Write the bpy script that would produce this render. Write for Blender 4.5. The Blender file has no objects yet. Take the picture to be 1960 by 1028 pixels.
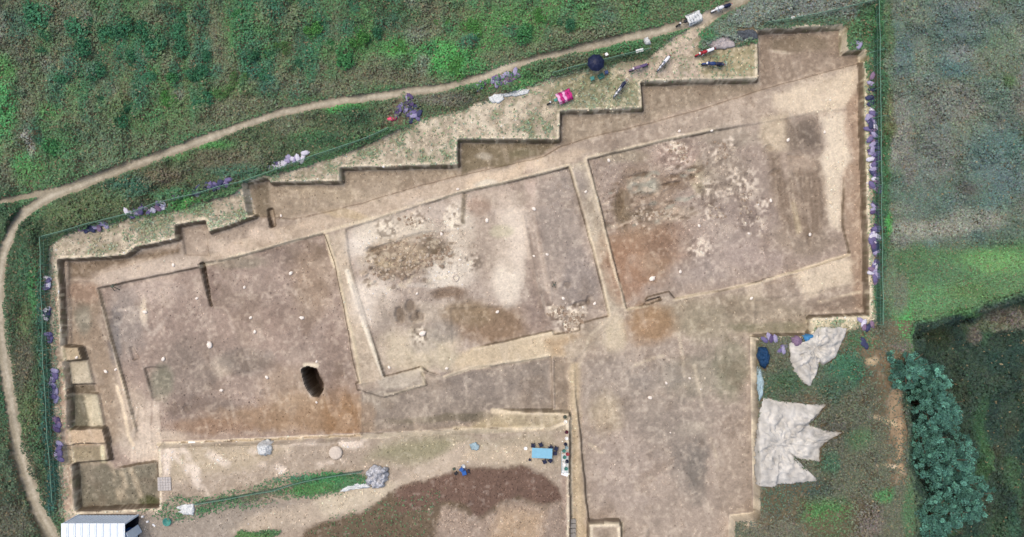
import bpy, math, random
import numpy as np
from mathutils import Vector, Matrix, Euler

# ------------------------------------------------------------------ camera, world, sun, exposure
H = 70.0                      # drone height
W = 90.0                      # ground width seen
S = W / 1960.0                # metres per traced pixel on z = 0
scene = bpy.context.scene
COL = scene.collection
cam_d = bpy.data.cameras.new('camera'); cam = bpy.data.objects.new('camera', cam_d); COL.objects.link(cam)
cam.location = (0, 0, H)
cam_d.sensor_width = 36.0; cam_d.lens = 36.0 * H / W; cam_d.clip_start = 1.0; cam_d.clip_end = 2000.0
scene.camera = cam
world = bpy.data.worlds.new('World'); scene.world = world; world.use_nodes = True
wn = world.node_tree; bg = wn.nodes['Background']
sky = wn.nodes.new('ShaderNodeTexSky'); sky.sky_type = 'NISHITA'; sky.sun_disc = False
SUN_EL, SUN_AZ = 68.0, -52.0   # azimuth clockwise from +Y (picture up): light comes from the upper left
sky.sun_elevation = math.radians(SUN_EL); sky.sun_rotation = math.radians(SUN_AZ)
sky.air_density = 1.0; sky.dust_density = 4.0; sky.ozone_density = 0.6
wn.links.new(sky.outputs[0], bg.inputs[0]); bg.inputs[1].default_value = 0.14
sun_d = bpy.data.lights.new('sun', 'SUN'); sun = bpy.data.objects.new('sun', sun_d); COL.objects.link(sun)
sun_d.energy = 1.05; sun_d.angle = math.radians(45); sun_d.color = (1.0, 0.88, 0.76)
sd = Vector((math.sin(math.radians(SUN_AZ)) * math.cos(math.radians(SUN_EL)), math.cos(math.radians(SUN_AZ)) * math.cos(math.radians(SUN_EL)), math.sin(math.radians(SUN_EL))))
sun.rotation_euler = sd.to_track_quat('Z', 'Y').to_euler(); sun.location = (-30, 40, 60)
scene.view_settings.view_transform = 'Standard'; scene.view_settings.look = 'None'
scene.view_settings.gamma = 1.0; scene.view_settings.use_curve_mapping = False
scene.view_settings.exposure = 0.35
scene.cycles.max_bounces = 5; scene.cycles.diffuse_bounces = 3

# ------------------------------------------------------------------ helpers
rng = np.random.default_rng(7); random.seed(7)
def lin(c):
    c = np.asarray(c, float) / 255.0
    return np.where(c <= 0.04045, c / 12.92, ((c + 0.055) / 1.055) ** 2.4)
def at(px, py, z=0.0):
    k = S * (H - z) / H
    return ((px - 980.0) * k, (514.0 - py) * k)
_lat = {}
def vnoise(x, y, scale, seed):
    if seed not in _lat: _lat[seed] = np.random.default_rng(seed).random((256, 256))
    L = _lat[seed]; u = np.asarray(x) / scale + 1000.3; v = np.asarray(y) / scale + 1000.7
    i = np.floor(u).astype(int); j = np.floor(v).astype(int); fu = u - i; fv = v - j
    fu = fu * fu * (3 - 2 * fu); fv = fv * fv * (3 - 2 * fv); i0 = i % 256; i1 = (i + 1) % 256; j0 = j % 256; j1 = (j + 1) % 256
    return (L[i0, j0] * (1 - fu) + L[i1, j0] * fu) * (1 - fv) + (L[i0, j1] * (1 - fu) + L[i1, j1] * fu) * fv
def fbm(x, y, scale, seed, octs=3):
    r = 0; a = 1; t = 0
    for k in range(octs):
        r = r + a * (vnoise(x, y, scale / 2 ** k, seed + k) * 2 - 1); t += a; a *= 0.55
    return r / t
def sstep(a, b, x):
    t = np.clip((x - a) / (b - a), 0, 1); return t * t * (3 - 2 * t)
def sdf(poly, X, Y):
    """signed distance, positive inside; arrays X, Y any shape"""
    P = np.asarray(poly, float); d2 = np.full(X.shape, 1e18); ins = np.zeros(X.shape, bool)
    for a, b in zip(P, np.roll(P, -1, 0)):
        ex, ey = b - a; wx = X - a[0]; wy = Y - a[1]
        t = np.clip((wx * ex + wy * ey) / (ex * ex + ey * ey + 1e-12), 0, 1)
        dx = wx - ex * t; dy = wy - ey * t; d2 = np.minimum(d2, dx * dx + dy * dy)
        if abs(ey) > 1e-9:
            c = ((a[1] > Y) != (b[1] > Y)) & (X < ex * (Y - a[1]) / ey + a[0]); ins ^= c
    d = np.sqrt(d2); return np.where(ins, d, -d)
def line_d(pts, X, Y):
    P = np.asarray(pts, float); d2 = np.full(X.shape, 1e18)
    for a, b in zip(P[:-1], P[1:]):
        ex, ey = b - a; wx = X - a[0]; wy = Y - a[1]
        t = np.clip((wx * ex + wy * ey) / (ex * ex + ey * ey + 1e-12), 0, 1)
        dx = wx - ex * t; dy = wy - ey * t; d2 = np.minimum(d2, dx * dx + dy * dy)
    return np.sqrt(d2)
def set_props(o, label=None, cat=None, group=None, kind=None):
    if label: o['label'] = label
    if cat: o['category'] = cat
    if group: o['group'] = group
    if kind: o['kind'] = kind
    return o
def new_mesh(name, V, F, mat=None, smooth=False, cols=None, cname='tint'):
    """V (n,3), F (m,k) constant k arrays, or a list of such"""
    me = bpy.data.meshes.new(name); V = np.asarray(V, np.float32)
    Fs = F if isinstance(F, list) else [F]; Fs = [np.asarray(f, np.int32) for f in Fs if len(f)]
    me.vertices.add(len(V)); me.vertices.foreach_set('co', V.ravel())
    nl = sum(f.size for f in Fs); me.loops.add(nl); me.loops.foreach_set('vertex_index', np.concatenate([f.ravel() for f in Fs]))
    tot = np.concatenate([np.full(len(f), f.shape[1], np.int32) for f in Fs]); st = np.concatenate([[0], np.cumsum(tot)[:-1]]).astype(np.int32)
    me.polygons.add(len(tot)); me.polygons.foreach_set('loop_start', st)
    me.update(calc_edges=True)
    me.polygons.foreach_set('use_smooth', np.full(len(tot), smooth))
    if cols is not None:
        a = me.color_attributes.new(cname, 'FLOAT_COLOR', 'POINT')
        c = np.ones((len(V), 4), np.float32); c[:, :3] = cols; a.data.foreach_set('color', c.ravel())
    if mat: me.materials.append(mat)
    return me
def link(name, me, parent=None, loc=None, rot=None):
    o = bpy.data.objects.new(name, me); COL.objects.link(o)
    if parent: o.parent = parent
    if loc is not None: o.location = loc
    if rot is not None: o.rotation_euler = rot
    return o
def thing(name, label, cat, loc=(0, 0, 0), rotz=0.0, group=None):
    o = bpy.data.objects.new(name, None); COL.objects.link(o); o.empty_display_size = 0.2
    o.location = loc; o.rotation_euler = (0, 0, rotz)
    return set_props(o, label, cat, group)
def copy_tree(root, loc, rotz, label=None, group=None):
    r = root.copy(); COL.objects.link(r); r.location = loc; r.rotation_euler = (0, 0, rotz)
    if label: r['label'] = label
    if group: r['group'] = group
    for ch in list(root.children):
        c = ch.copy(); COL.objects.link(c); c.parent = r
        for g in ch.children:
            d = g.copy(); COL.objects.link(d); d.parent = c
    return r
_mats = {}
def mat(name, rgb, rough=0.8, var=0.18, scale=6.0, bump=0.0, metal=0.0, spec=0.3):
    if name in _mats: return _mats[name]
    m = bpy.data.materials.new(name); m.use_nodes = True; nt = m.node_tree; b = nt.nodes['Principled BSDF']
    c = lin(rgb)
    tc = nt.nodes.new('ShaderNodeTexCoord'); nz = nt.nodes.new('ShaderNodeTexNoise'); nz.inputs['Scale'].default_value = scale; nz.inputs['Detail'].default_value = 4
    nt.links.new(tc.outputs['Object'], nz.inputs['Vector'])
    r = nt.nodes.new('ShaderNodeValToRGB'); r.color_ramp.elements[0].position = 0.3; r.color_ramp.elements[1].position = 0.72
    r.color_ramp.elements[0].color = (*(c * (1 - var)), 1); r.color_ramp.elements[1].color = (*np.minimum(c * (1 + var * 0.7), 1), 1)
    nt.links.new(nz.outputs['Fac'], r.inputs['Fac']); nt.links.new(r.outputs['Color'], b.inputs['Base Color'])
    b.inputs['Roughness'].default_value = rough; b.inputs['Metallic'].default_value = metal; b.inputs['Specular IOR Level'].default_value = spec
    if bump:
        bp = nt.nodes.new('ShaderNodeBump'); bp.inputs['Strength'].default_value = bump; bp.inputs['Distance'].default_value = 0.03
        nt.links.new(nz.outputs['Fac'], bp.inputs['Height']); nt.links.new(bp.outputs[0], b.inputs['Normal'])
    _mats[name] = m; return m
def attr_mat(name, attr, fine=0.12, fscale=9.0, bump=0.3, rough=0.95, spec=0.1, bdist=0.03):
    m = bpy.data.materials.new(name); m.use_nodes = True; nt = m.node_tree; b = nt.nodes['Principled BSDF']
    at_ = nt.nodes.new('ShaderNodeAttribute'); at_.attribute_name = attr
    geo = nt.nodes.new('ShaderNodeNewGeometry'); nz = nt.nodes.new('ShaderNodeTexNoise'); nz.inputs['Scale'].default_value = fscale; nz.inputs['Detail'].default_value = 5; nz.inputs['Roughness'].default_value = 0.65
    nt.links.new(geo.outputs['Position'], nz.inputs['Vector'])
    mr = nt.nodes.new('ShaderNodeMapRange'); mr.inputs['From Min'].default_value = 0.25; mr.inputs['From Max'].default_value = 0.75; mr.inputs['To Min'].default_value = 1 - fine; mr.inputs['To Max'].default_value = 1 + fine
    nt.links.new(nz.outputs['Fac'], mr.inputs['Value'])
    mx = nt.nodes.new('ShaderNodeVectorMath'); mx.operation = 'SCALE'
    nt.links.new(at_.outputs['Color'], mx.inputs[0]); nt.links.new(mr.outputs[0], mx.inputs['Scale'])
    nt.links.new(mx.outputs[0], b.inputs['Base Color'])
    b.inputs['Roughness'].default_value = rough; b.inputs['Specular IOR Level'].default_value = spec
    if bump:
        bp = nt.nodes.new('ShaderNodeBump'); bp.inputs['Strength'].default_value = bump; bp.inputs['Distance'].default_value = bdist
        nt.links.new(nz.outputs['Fac'], bp.inputs['Height']); nt.links.new(bp.outputs[0], b.inputs['Normal'])
    return m

class Geo:
    """collects simple solids into one mesh"""
    def __init__(s): s.v = []; s.f3 = []; s.f4 = []; s.M = Matrix.Identity(4)
    def _add(s, V, F):
        o = len(s.v)
        for p in V: s.v.append(tuple(s.M @ Vector(p)))
        for f in F:
            g = tuple(i + o for i in f)
            if len(g) == 3: s.f3.append(g)
            elif len(g) == 4: s.f4.append(g)
            else:
                for k in range(1, len(g) - 1): s.f3.append((g[0], g[k], g[k + 1]))
        return s
    def box(s, c, d, rz=0.0, ry=0.0, rx=0.0, taper=1.0, bev=0.0):
        R = Euler((rx, ry, rz)).to_matrix(); x, y, z = d[0] / 2, d[1] / 2, d[2] / 2; V = []
        b = min(bev, x * .9, y * .9, z * .9)
        if b <= 0:
            for sz in (-1, 1):
                t = taper if sz > 0 else 1.0
                for sx, sy in ((-1, -1), (1, -1), (1, 1), (-1, 1)): V.append(Vector(c) + R @ Vector((sx * x * t, sy * y * t, sz * z)))
            F = [(3, 2, 1, 0), (4, 5, 6, 7), (0, 1, 5, 4), (1, 2, 6, 5), (2, 3, 7, 6), (3, 0, 4, 7)]
            return s._add(V, F)
        lv = [(-z, b), (-z + b, 0), (z - b, 0), (z, b)]
        for zz, ins in lv:
            t = taper if zz > 0 else 1.0; X = (x - ins) * t; Y = (y - ins) * t; q = b * 0.9
            for px, py in ((-X + q, -Y), (X - q, -Y), (X, -Y + q), (X, Y - q), (X - q, Y), (-X + q, Y), (-X, Y - q), (-X, -Y + q)):
                V.append(Vector(c) + R @ Vector((px, py, zz)))
        F = [tuple(range(7, -1, -1)), tuple(range(24, 32))]
        for k in range(3):
            for i in range(8): F.append((k * 8 + i, k * 8 + (i + 1) % 8, k * 8 + 8 + (i + 1) % 8, k * 8 + 8 + i))
        return s._add(V, F)
    def tube(s, pts, r, n=8, caps=True):
        pts = [Vector(p) for p in pts]; rs = r if isinstance(r, (list, tuple)) else [r] * len(pts); V = []; F = []
        for i, p in enumerate(pts):
            d = (pts[min(i + 1, len(pts) - 1)] - pts[max(i - 1, 0)]).normalized()
            a = d.orthogonal().normalized() if i == 0 else (a - d * a.dot(d)).normalized(); b = d.cross(a)
            for k in range(n):
                t = 2 * math.pi * k / n; V.append(p + (a * math.cos(t) + b * math.sin(t)) * rs[i])
        for i in range(len(pts) - 1):
            for k in range(n): F.append((i * n + k, i * n + (k + 1) % n, (i + 1) * n + (k + 1) % n, (i + 1) * n + k))
        if caps: F.append(tuple(range(n - 1, -1, -1))); F.append(tuple(range((len(pts) - 1) * n, len(pts) * n)))
        return s._add(V, F)
    def ell(s, c, r, nu=10, nv=6, rz=0.0, jit=0.0, ry=0.0):
        R = Euler((0, ry, rz)).to_matrix(); V = []; F = []
        V.append(Vector(c) + R @ Vector((0, 0, -r[2])))
        for j in range(1, nv):
            ph = -math.pi / 2 + math.pi * j / nv
            for i in range(nu):
                th = 2 * math.pi * i / nu; q = 1 + random.uniform(-jit, jit)
                V.append(Vector(c) + R @ Vector((r[0] * math.cos(ph) * math.cos(th) * q, r[1] * math.cos(ph) * math.sin(th) * q, r[2] * math.sin(ph) * q)))
        V.append(Vector(c) + R @ Vector((0, 0, r[2]))); L = len(V) - 1
        for i in range(nu): F.append((0, 1 + (i + 1) % nu, 1 + i)); F.append((L, 1 + (nv - 2) * nu + i, 1 + (nv - 2) * nu + (i + 1) % nu))
        for j in range(nv - 2):
            for i in range(nu):
                a = 1 + j * nu + i; b = 1 + j * nu + (i + 1) % nu; F.append((a, b, b + nu, a + nu))
        return s._add(V, F)
    def torus(s, c, R, r, axis='Y', n=20, m=6, rz=0.0):
        V = []; F = []; Q = Euler((0, 0, rz)).to_matrix()
        for i in range(n):
            t = 2 * math.pi * i / n
            for j in range(m):
                u = 2 * math.pi * j / m; a = (R + r * math.cos(u)) * math.cos(t); b = (R + r * math.cos(u)) * math.sin(t); w = r * math.sin(u)
                p = (a, w, b) if axis == 'Y' else ((w, a, b) if axis == 'X' else (a, b, w)); V.append(Vector(c) + Q @ Vector(p))
        for i in range(n):
            for j in range(m): F.append((i * m + j, ((i + 1) % n) * m + j, ((i + 1) % n) * m + (j + 1) % m, i * m + (j + 1) % m))
        return s._add(V, F)
    def lathe(s, c, prof, n=16):
        V = []; F = []
        for (r, z) in prof:
            for k in range(n):
                t = 2 * math.pi * k / n; V.append(Vector(c) + Vector((r * math.cos(t), r * math.sin(t), z)))
        for i in range(len(prof) - 1):
            for k in range(n): F.append((i * n + k, i * n + (k + 1) % n, (i + 1) * n + (k + 1) % n, (i + 1) * n + k))
        return s._add(V, F)
    def mesh(s, name, m=None, smooth=False):
        return new_mesh(name, np.array(s.v), [np.array(s.f4).reshape(-1, 4), np.array(s.f3).reshape(-1, 3)], m, smooth)
    def obj(s, name, m=None, parent=None, smooth=False, loc=None, rot=None):
        return link(name, s.mesh(name, m, smooth), parent, loc, rot)
# ------------------------------------------------------------------ terrain: height field
X0, X1, Y0, Y1, C = -50.4, 50.4, -27.9, 27.9, 0.09
NX = int(round((X1 - X0) / C)) + 1; NY = int(round((Y1 - Y0) / C)) + 1
gx = np.linspace(X0, X1, NX); gy = np.linspace(Y0, Y1, NY); GX, GY = np.meshgrid(gx, gy)
n4 = fbm(GX, GY, 5.0, 11, 4); n1 = fbm(GX, GY, 1.2, 31, 4); n03 = fbm(GX, GY, 0.4, 51, 2); n10 = fbm(GX, GY, 14.0, 71, 3); n02 = fbm(GX, GY, 0.22, 61, 1); ng = fbm(GX, GY, 0.7, 81, 4)
wx = fbm(GX, GY, 2.2, 91, 4); wy = fbm(GX, GY, 2.2, 101, 4)
Z = 0.05 * n4 + 0.02 * n1
nR = fbm(GX, GY, 1.3, 33, 2); DM = np.zeros(Z.shape); DK = np.zeros(Z.shape)
REG = np.zeros(Z.shape, np.int16)       # which piece of the setting a vertex belongs to
REGN = {}
def region(name):
    if name not in REGN: REGN[name] = len(REGN) + 1
    return REGN[name]
def tr(poly, z): return [at(p[0], p[1], z) for p in poly]
def bbox_slice(poly, m):
    P = np.asarray(poly); i0 = max(0, int((P[:, 0].min() - m - X0) / C)); i1 = min(NX, int((P[:, 0].max() + m - X0) / C) + 2)
    j0 = max(0, int((P[:, 1].min() - m - Y0) / C)); j1 = min(NY, int((P[:, 1].max() + m - Y0) / C) + 2)
    return slice(j0, j1), slice(i0, i1)
def level(poly, zr, z, name=None, w=0.22, rag=0.05, add=False, noise=0.02, soft=None):
    P = tr(poly, zr); m = max(w, 0.3) + 0.5; sl = bbox_slice(P, m)
    if sl[0].stop <= sl[0].start or sl[1].stop <= sl[1].start: return
    xx = GX[sl]; yy = GY[sl]; d = sdf(P, xx, yy) + rag * 1.3 * nR[sl]
    k = sstep(-w / 2, w / 2, d)
    zz = z(xx, yy) if callable(z) else z
    zz = zz + noise * n1[sl] * 1.5 + noise * n03[sl] * 0.6
    Z[sl] = Z[sl] * (1 - k) + k * (Z[sl] + zz if add else zz)
    if name: R = REG[sl]; R[d > -w * 0.45] = region(name); REG[sl] = R
# outline of the whole dig, traced on the ground surface
PIT = [(112,498),(180,495),(240,490),(262,474),(300,467),(338,458),(336,432),(392,424),(398,446),(440,432),(487,415),(470,352),(511,343),(518,352),(655,350),(655,324),(878,318),(878,270),(1073,270),(1074,216),(1232,211),(1228,160),(1453,155),(1453,60),(1613,53),(1616,102),(1650,98),(1656,350),(1663,602),(1550,607),(1550,640),(1438,643),(1447,985),(1399,990),(1397,1140),(1193,1140),(1190,1000),(1127,1001),(1127,1140),(1094,1140),(1091,800),(1050,817),(868,823),(690,832),(300,848),(303,970),(147,978),(140,887),(133,820),(128,692),(122,663)]
level(PIT, 0, -1.0, 'baulk_walkway', w=0.24, rag=0.06, noise=0.03)
d_pit = sdf(tr(PIT, 0), GX, GY)
# deeper bays along the stepped north side
level([(468,350),(511,342),(518,352),(655,350),(655,324),(878,318),(878,270),(1073,270),(1074,216),(1232,211),(1228,160),(1453,155),(1453,62),(1613,53),(1616,102),(1650,99),(1655,118),(1560,142),(1450,174),(1330,212),(1230,238),(1130,262),(1075,279),(1040,300),(960,317),(880,336),(800,356),(700,386),(640,402),(585,414),(560,420),(480,412)], -0.6, -1.3, 'trench_bay', w=0.22)
level([(344,434),(391,427),(398,489),(352,487)], -0.5, -1.25, 'trench_bay', w=0.2)
level([(130,500),(240,494),(268,478),(338,462),(336,478),(272,500),(190,522),(174,532),(132,534)], -0.5, -1.15, 'trench_bay', w=0.3)
# left-hand trench
U1 = [(188,552),(300,528),(383,512),(420,500),(470,488),(530,470),(620,447),(640,500),(652,560),(664,620),(676,690),(690,740),(692,838),(300,852),(292,880),(218,896),(206,860),(262,826),(240,740),(214,650)]
level(U1, -1.0, -1.38, 'trench_floor', w=0.2)
level([(262,828),(300,850),(300,882),(216,896),(204,852),(232,790)], -1.0, -1.2, 'trench_floor', w=0.3)
# strip west of it, lower than the ridge beside it
level([(132,540),(176,540),(190,556),(214,650),(240,740),(260,826),(236,850),(206,862),(200,800),(180,720),(160,690),(150,662),(130,660)], -1.0, -1.12, 'trench_floor_west', w=0.3)
def ridge(pts, w, h, zr=-1.0, soft=0.12):
    P = tr(pts, zr); sl = bbox_slice(P, w + 1); d = line_d(P, GX[sl], GY[sl]) + 0.05 * n1[sl]
    Z[sl] += h * sstep(w / 2 + soft, w / 2 - soft, d)
ridge([(131,502),(133,580),(136,658)], 0.3, 0.22)
ridge([(187,552),(200,600),(213,650),(226,700),(240,742),(252,790)], 0.3, 0.16)
# small square cuttings along the west edge, with earth left standing between
level([(128,692),(166,690),(176,735),(134,737)], -0.5, -0.85, 'small_cutting', w=0.2)
level([(134,737),(180,736),(186,754),(136,755)], -0.5, -1.3, 'small_cutting', w=0.2)
level([(136,755),(186,754),(198,820),(134,821)], -0.5, lambda x, y: -1.15 + 0.3 * sstep(at(150, 0)[0], at(172, 0)[0], x), 'small_cutting', w=0.2)
level([(112,663),(150,664),(158,690),(116,692)], 0, -0.12, 'earth_baulk', w=0.18)
level([(118,822),(195,820),(202,851),(120,853)], 0, -0.25, 'earth_baulk', w=0.18)
level([(118,853),(200,851),(206,884),(124,889)], 0, -0.5, 'earth_baulk', w=0.18)
level([(142,889),(204,884),(220,898),(300,884),(303,968),(148,976)], -0.3, lambda x, y: -1.15 + 0.45 * sstep(at(200, 0)[0], at(240, 0)[0], x) * sstep(at(0, 960)[1], at(0, 905)[1], y), 'small_cutting', w=0.2)
# middle trench
U2 = [(663,440),(735,415),(800,395),(886,368),(960,352),(1030,336),(1090,319),(1110,395),(1135,480),(1165,604),(1108,620),(1110,632),(1060,640),(1058,632),(980,650),(905,668),(892,684),(872,704),(850,722),(820,712),(808,702),(736,720),(712,640),(688,570),(672,510)]
level(U2, -1.0, lambda x, y: -1.42 + 0.2 * sstep(at(850, 0)[0], at(800, 0)[0], x) * sstep(-12, -4, y), 'trench_floor_middle', w=0.2)
level([(886,370),(960,354),(1030,338),(1088,322),(1100,372),(1010,400),(965,412),(890,416)], -1.3, -1.5, None, w=0.15)
ridge([(1002,415),(1012,470),(1025,530),(1040,590)], 0.25, 0.12, -1.3); ridge([(1024,415),(1038,470),(1050,530),(1056,580)], 0.2, 0.10, -1.3)
level([(862,590),(1000,585),(1050,620),(1000,640),(905,664),(866,658)], -1.3, -1.55, None, w=0.22)
level([(835,700),(862,672),(905,668),(925,672),(925,700),(870,722),(845,722)], -1.0, -1.16, None, w=1.5, rag=0.0)
# baulk foot
level([(722,728),(740,722),(806,702),(815,735),(735,757),(722,744),(684,746),(680,732)], -1.0, -0.95, 'baulk_walkway', w=0.16)
ridge([(627,452),(645,510),(660,580),(676,650),(692,735)], 0.18, 0.13); ridge([(665,520),(690,600),(712,660),(735,722)], 0.18, 0.14); ridge([(680,734),(722,728)], 0.15, 0.12)
# floor south of the middle trench
level([(692,748),(735,760),(818,737),(806,712),(850,722),(900,706),(980,694),(1055,682),(1057,784),(940,786),(868,824),(690,834)], -1.0, -1.28, 'trench_floor_south', w=0.2)
level([(1060,684),(1086,684),(1090,784),(1062,784)], -1.0, -1.16, 'trench_floor_south', w=0.15)
level([(942,786),(1091,789),(1093,803),(1050,822),(866,828)], -0.3, lambda x, y: -0.3 - 0.98 * sstep(at(1020, 0)[0], at(930, 0)[0], x), 'platform_ledge', w=0.2)
# right-hand trench
U3 = [(1125,305),(1180,292),(1230,280),(1290,266),(1370,250),(1480,232),(1570,214),(1620,210),(1616,300),(1612,430),(1625,487),(1560,510),(1458,538),(1380,556),(1292,572),(1280,558),(1238,568),(1230,586),(1200,593),(1175,500),(1148,390)]
level(U3, -1.0, lambda x, y: -1.42 + 0.32 * sstep(at(1360, 0)[0], at(1480, 0)[0], x) * sstep(at(0, 380)[1], at(0, 300)[1], y), 'trench_floor_east', w=0.2)
level([(1232,577),(1262,568),(1264,574),(1234,585)], -1.2, -1.45, None, w=0.12)
level([(1458,535),(1510,525),(1530,527),(1460,546)], -1.0, -1.15, None, w=0.15)
level([(1445,575),(1560,560),(1650,540),(1652,598),(1545,602),(1546,632),(1440,638),(1445,600)], -1.0, -1.12, 'baulk_walkway', w=0.3)
# southern pit
level([(1098,690),(1150,640),(1290,600),(1440,600),(1439,660),(1447,985),(1399,990),(1397,1140),(1193,1140),(1190,1000),(1127,1001),(1120,930),(1112,840),(1103,760)], -1.0, lambda x, y: -1.05 - 0.4 * sstep(at(0, 640)[1], at(0, 860)[1], y), 'trench_floor_southern_pit', w=0.22)
level([(1127,1003),(1188,1002),(1188,1140),(1127,1140)], 0, lambda x, y: -0.15 + 0 * x, 'earth_baulk', w=0.2)
level([(1192,1003),(1240,1012),(1236,1140),(1192,1140)], -1, -1.2, None, w=0.4)
# features inside the trenches
def dent(cx, cy, a, b, dz, rot=0.0, zr=-1.3, soft=0.4):
    x, y = at(cx, cy, zr); A = a * S; B = b * S; t = math.radians(rot); R = max(A, B) * 1.6; sl = bbox_slice([(x - R, y - R), (x + R, y + R)], 0.1)
    u = (GX[sl] - x) * math.cos(t) + (GY[sl] - y) * math.sin(t); v = -(GX[sl] - x) * math.sin(t) + (GY[sl] - y) * math.cos(t)
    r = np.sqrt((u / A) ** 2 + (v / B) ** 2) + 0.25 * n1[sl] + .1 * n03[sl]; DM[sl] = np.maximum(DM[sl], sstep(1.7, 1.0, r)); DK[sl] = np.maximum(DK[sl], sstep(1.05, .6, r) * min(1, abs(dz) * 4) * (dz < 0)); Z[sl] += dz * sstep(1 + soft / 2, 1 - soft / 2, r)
level([(580,707),(590,703),(606,706),(612,722),(619,735),(617,748),(610,757),(600,756),(592,748),(585,735),(582,720)], -1.3, -4.6, 'shaft', w=0.16, rag=0.04, noise=0.1)
level([(386,503),(391,503),(399,540),(405,578),(404,586),(397,566),(391,535)], -1.0, -2.2, None, w=0.12, rag=0.0)
level([(392,505),(416,500),(424,560),(410,585),(404,580)], -1.2, lambda x, y: -1.42 + 0 * x, None, w=0.35)
level([(511,400),(522,398),(529,432),(519,436)], -1.0, -1.75, 'small_cutting', w=0.15)
level([(279,705),(292,702),(325,702),(330,764),(296,766)], -1.3, lambda x, y: -1.62 + 0.3 * sstep(at(285, 0)[0], at(325, 0)[0], x), None, w=0.12)
level([(248,664),(256,662),(268,686),(256,689)], -1.25, -1.6, None, w=0.12)
ridge([(252,690),(268,692),(276,705),(296,765)], 0.2, 0.10, -1.3)
for a in [(766,603,9,15,-.28,10),(786,585,9,14,-.22,0),(795,606,9,12,-.25,-20),(806,604,7,10,-.2,30),(360,782,9,8,-.15,0),(505,752,8,9,-.06,0),(548,750,9,10,-.06,0),(270,512,5,4,-.1,0),
          (1200,345,11,10,-.12,0),(1185,385,8,28,-.15,-4),(1228,335,26,4,-.14,12),(1285,338,14,5,-.18,10),(1284,352,17,3.5,-.25,8),(1280,366,12,4,-.12,8),(1240,375,20,4,-.16,20),(1235,400,22,8,-.15,10),(1222,360,12,10,-.1,0),
          (1470,284,10,6,-.15,0),(1518,300,16,4,-.1,0),(1480,330,12,5,-.12,20),(1518,335,4,14,-.06,5),(1540,345,3,16,-.05,3),(1490,360,4,14,-.05,3),(1555,370,3,12,-.05,3),(1548,458,5,12,-.12,0),(1592,462,16,10,-.07,0),
          (1110,582,24,6,-.2,14),(1126,576,5,10,-.2,0),(1083,598,10,5,-.12,0),(1085,545,8,7,-.15,0),(1062,545,6,8,-.12,0),
          (745,470,34,5,-.2,16),(800,452,40,5,-.16,12),(760,516,45,5,-.14,8),(830,490,10,12,-.12,0),(720,516,10,6,-.18,0),(850,447,26,4,-.1,10),(710,478,8,6,-.2,0),(850,562,20,6,-.1,5),(828,545,14,4,-.08,8)]:
    dent(*a)
for a in [(700,525,6),(735,520,7),(750,528,6),(765,505,5),(790,520,6),(800,500,7),(770,495,6),(815,480,6),(828,500,6),(740,500,6),(845,505,6),(775,530,6),(715,540,5),(845,480,5),(860,485,5)]: dent(a[0], a[1], a[2], a[2] * .8, 0.14, random.uniform(0, 90))
lump = sstep(30, 5, -sdf([(700,470),(850,435),(900,470),(860,560),(720,560)], GX / S + 980, 514 - GY / S)); Z += lump * 0.05 * fbm(GX, GY, 0.7, 300, 2)
lump3 = sstep(20, 0, -sdf([(1150,300),(1330,275),(1440,290),(1440,420),(1330,470),(1160,420)], GX / S + 980, 514 - GY / S)); Z += lump3 * 0.05 * fbm(GX, GY, 0.6, 310, 2)
Z = np.where((Z < 0) & (d_pit > -0.3) & (Z > -2.4), Z * .8, Z)
# spoil heap, spoil ground, outside ground
PXg, PYg = GX / S + 980, 514 - GY / S
SPOIL = [(520,1050),(600,1005),(700,975),(770,935),(850,908),(920,895),(985,892),(1040,905),(1072,935),(1082,985),(1085,1060)]
dsp = sdf(SPOIL, PXg + 8 * wx, PYg + 8 * wy)
Z += np.where(d_pit < 0, sstep(-6, 40, dsp) * (0.35 + 0.12 * n1 + 0.2 * n4), 0); REG[(dsp > 0) & (d_pit < 0)] = region('spoil_heap')
# ravine to the lower right
RAV = [(2300,500),(1960,556),(1905,573),(1862,588),(1835,600),(1790,606),(1752,612),(1746,640),(1756,670),(1742,700),(1740,760),(1752,830),(1748,900),(1764,960),(1770,1300),(2300,1300)]
dr = sdf(RAV, PXg + 6 * wx, PYg + 6 * wy) * S
steep = np.where(PYg < 650, 1.4, 3.0)
kz = sstep(-0.1, 1, dr / steep); Z += -4.2 * kz + np.where(dr > 0, 0.35 * n4 + 0.6 * n10 - 0.03 * np.clip(dr, 0, 12), 0)
dl = line_d([(1760,640),(1800,618),(1840,604),(1880,592),(1930,572),(1980,560)], PXg + 6 * wx, PYg + 6 * wy) * S
Z += 1.6 * sstep(1.6, 0.2, dl) * sstep(0, 0.8, dr)
REG[dr > 0] = region('ravine')
# bank falling from the south-east weed slope to the ravine, slightly rising field north of the path
Z += np.where((d_pit < -0.6) & (PXg > 1450), -1.2 * sstep(1600, 1760, PXg) * sstep(620, 760, PYg), 0)
PATH = [(1480,-40),(1420,0),(1375,22),(1330,42),(1240,66),(1180,78),(1100,96),(1030,112),(960,136),(860,166),(750,181),(640,195),(540,215),(440,250),(330,290),(220,330),(130,362),(80,386),(50,405),(25,440),(8,480),(-2,540),(0,620),(10,700),(22,780),(38,860),(58,930),(80,985),(110,1040),(130,1100)]
dpath = line_d(PATH, PXg + 3 * wx, PYg + 3 * wy)
pw = 9 + 2.5 * n10 + 3 * sstep(400, 900, PYg) - 2 * sstep(300, 100, PYg) * (PXg < 1100)
kpath = sstep(pw + 4, pw - 3, dpath)
dbr = line_d([(130,362),(60,374),(-20,392),(-60,400)], PXg + 3 * wx, PYg + 3 * wy); kpath = np.maximum(kpath, 0.8 * sstep(9, 4, dbr))
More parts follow.
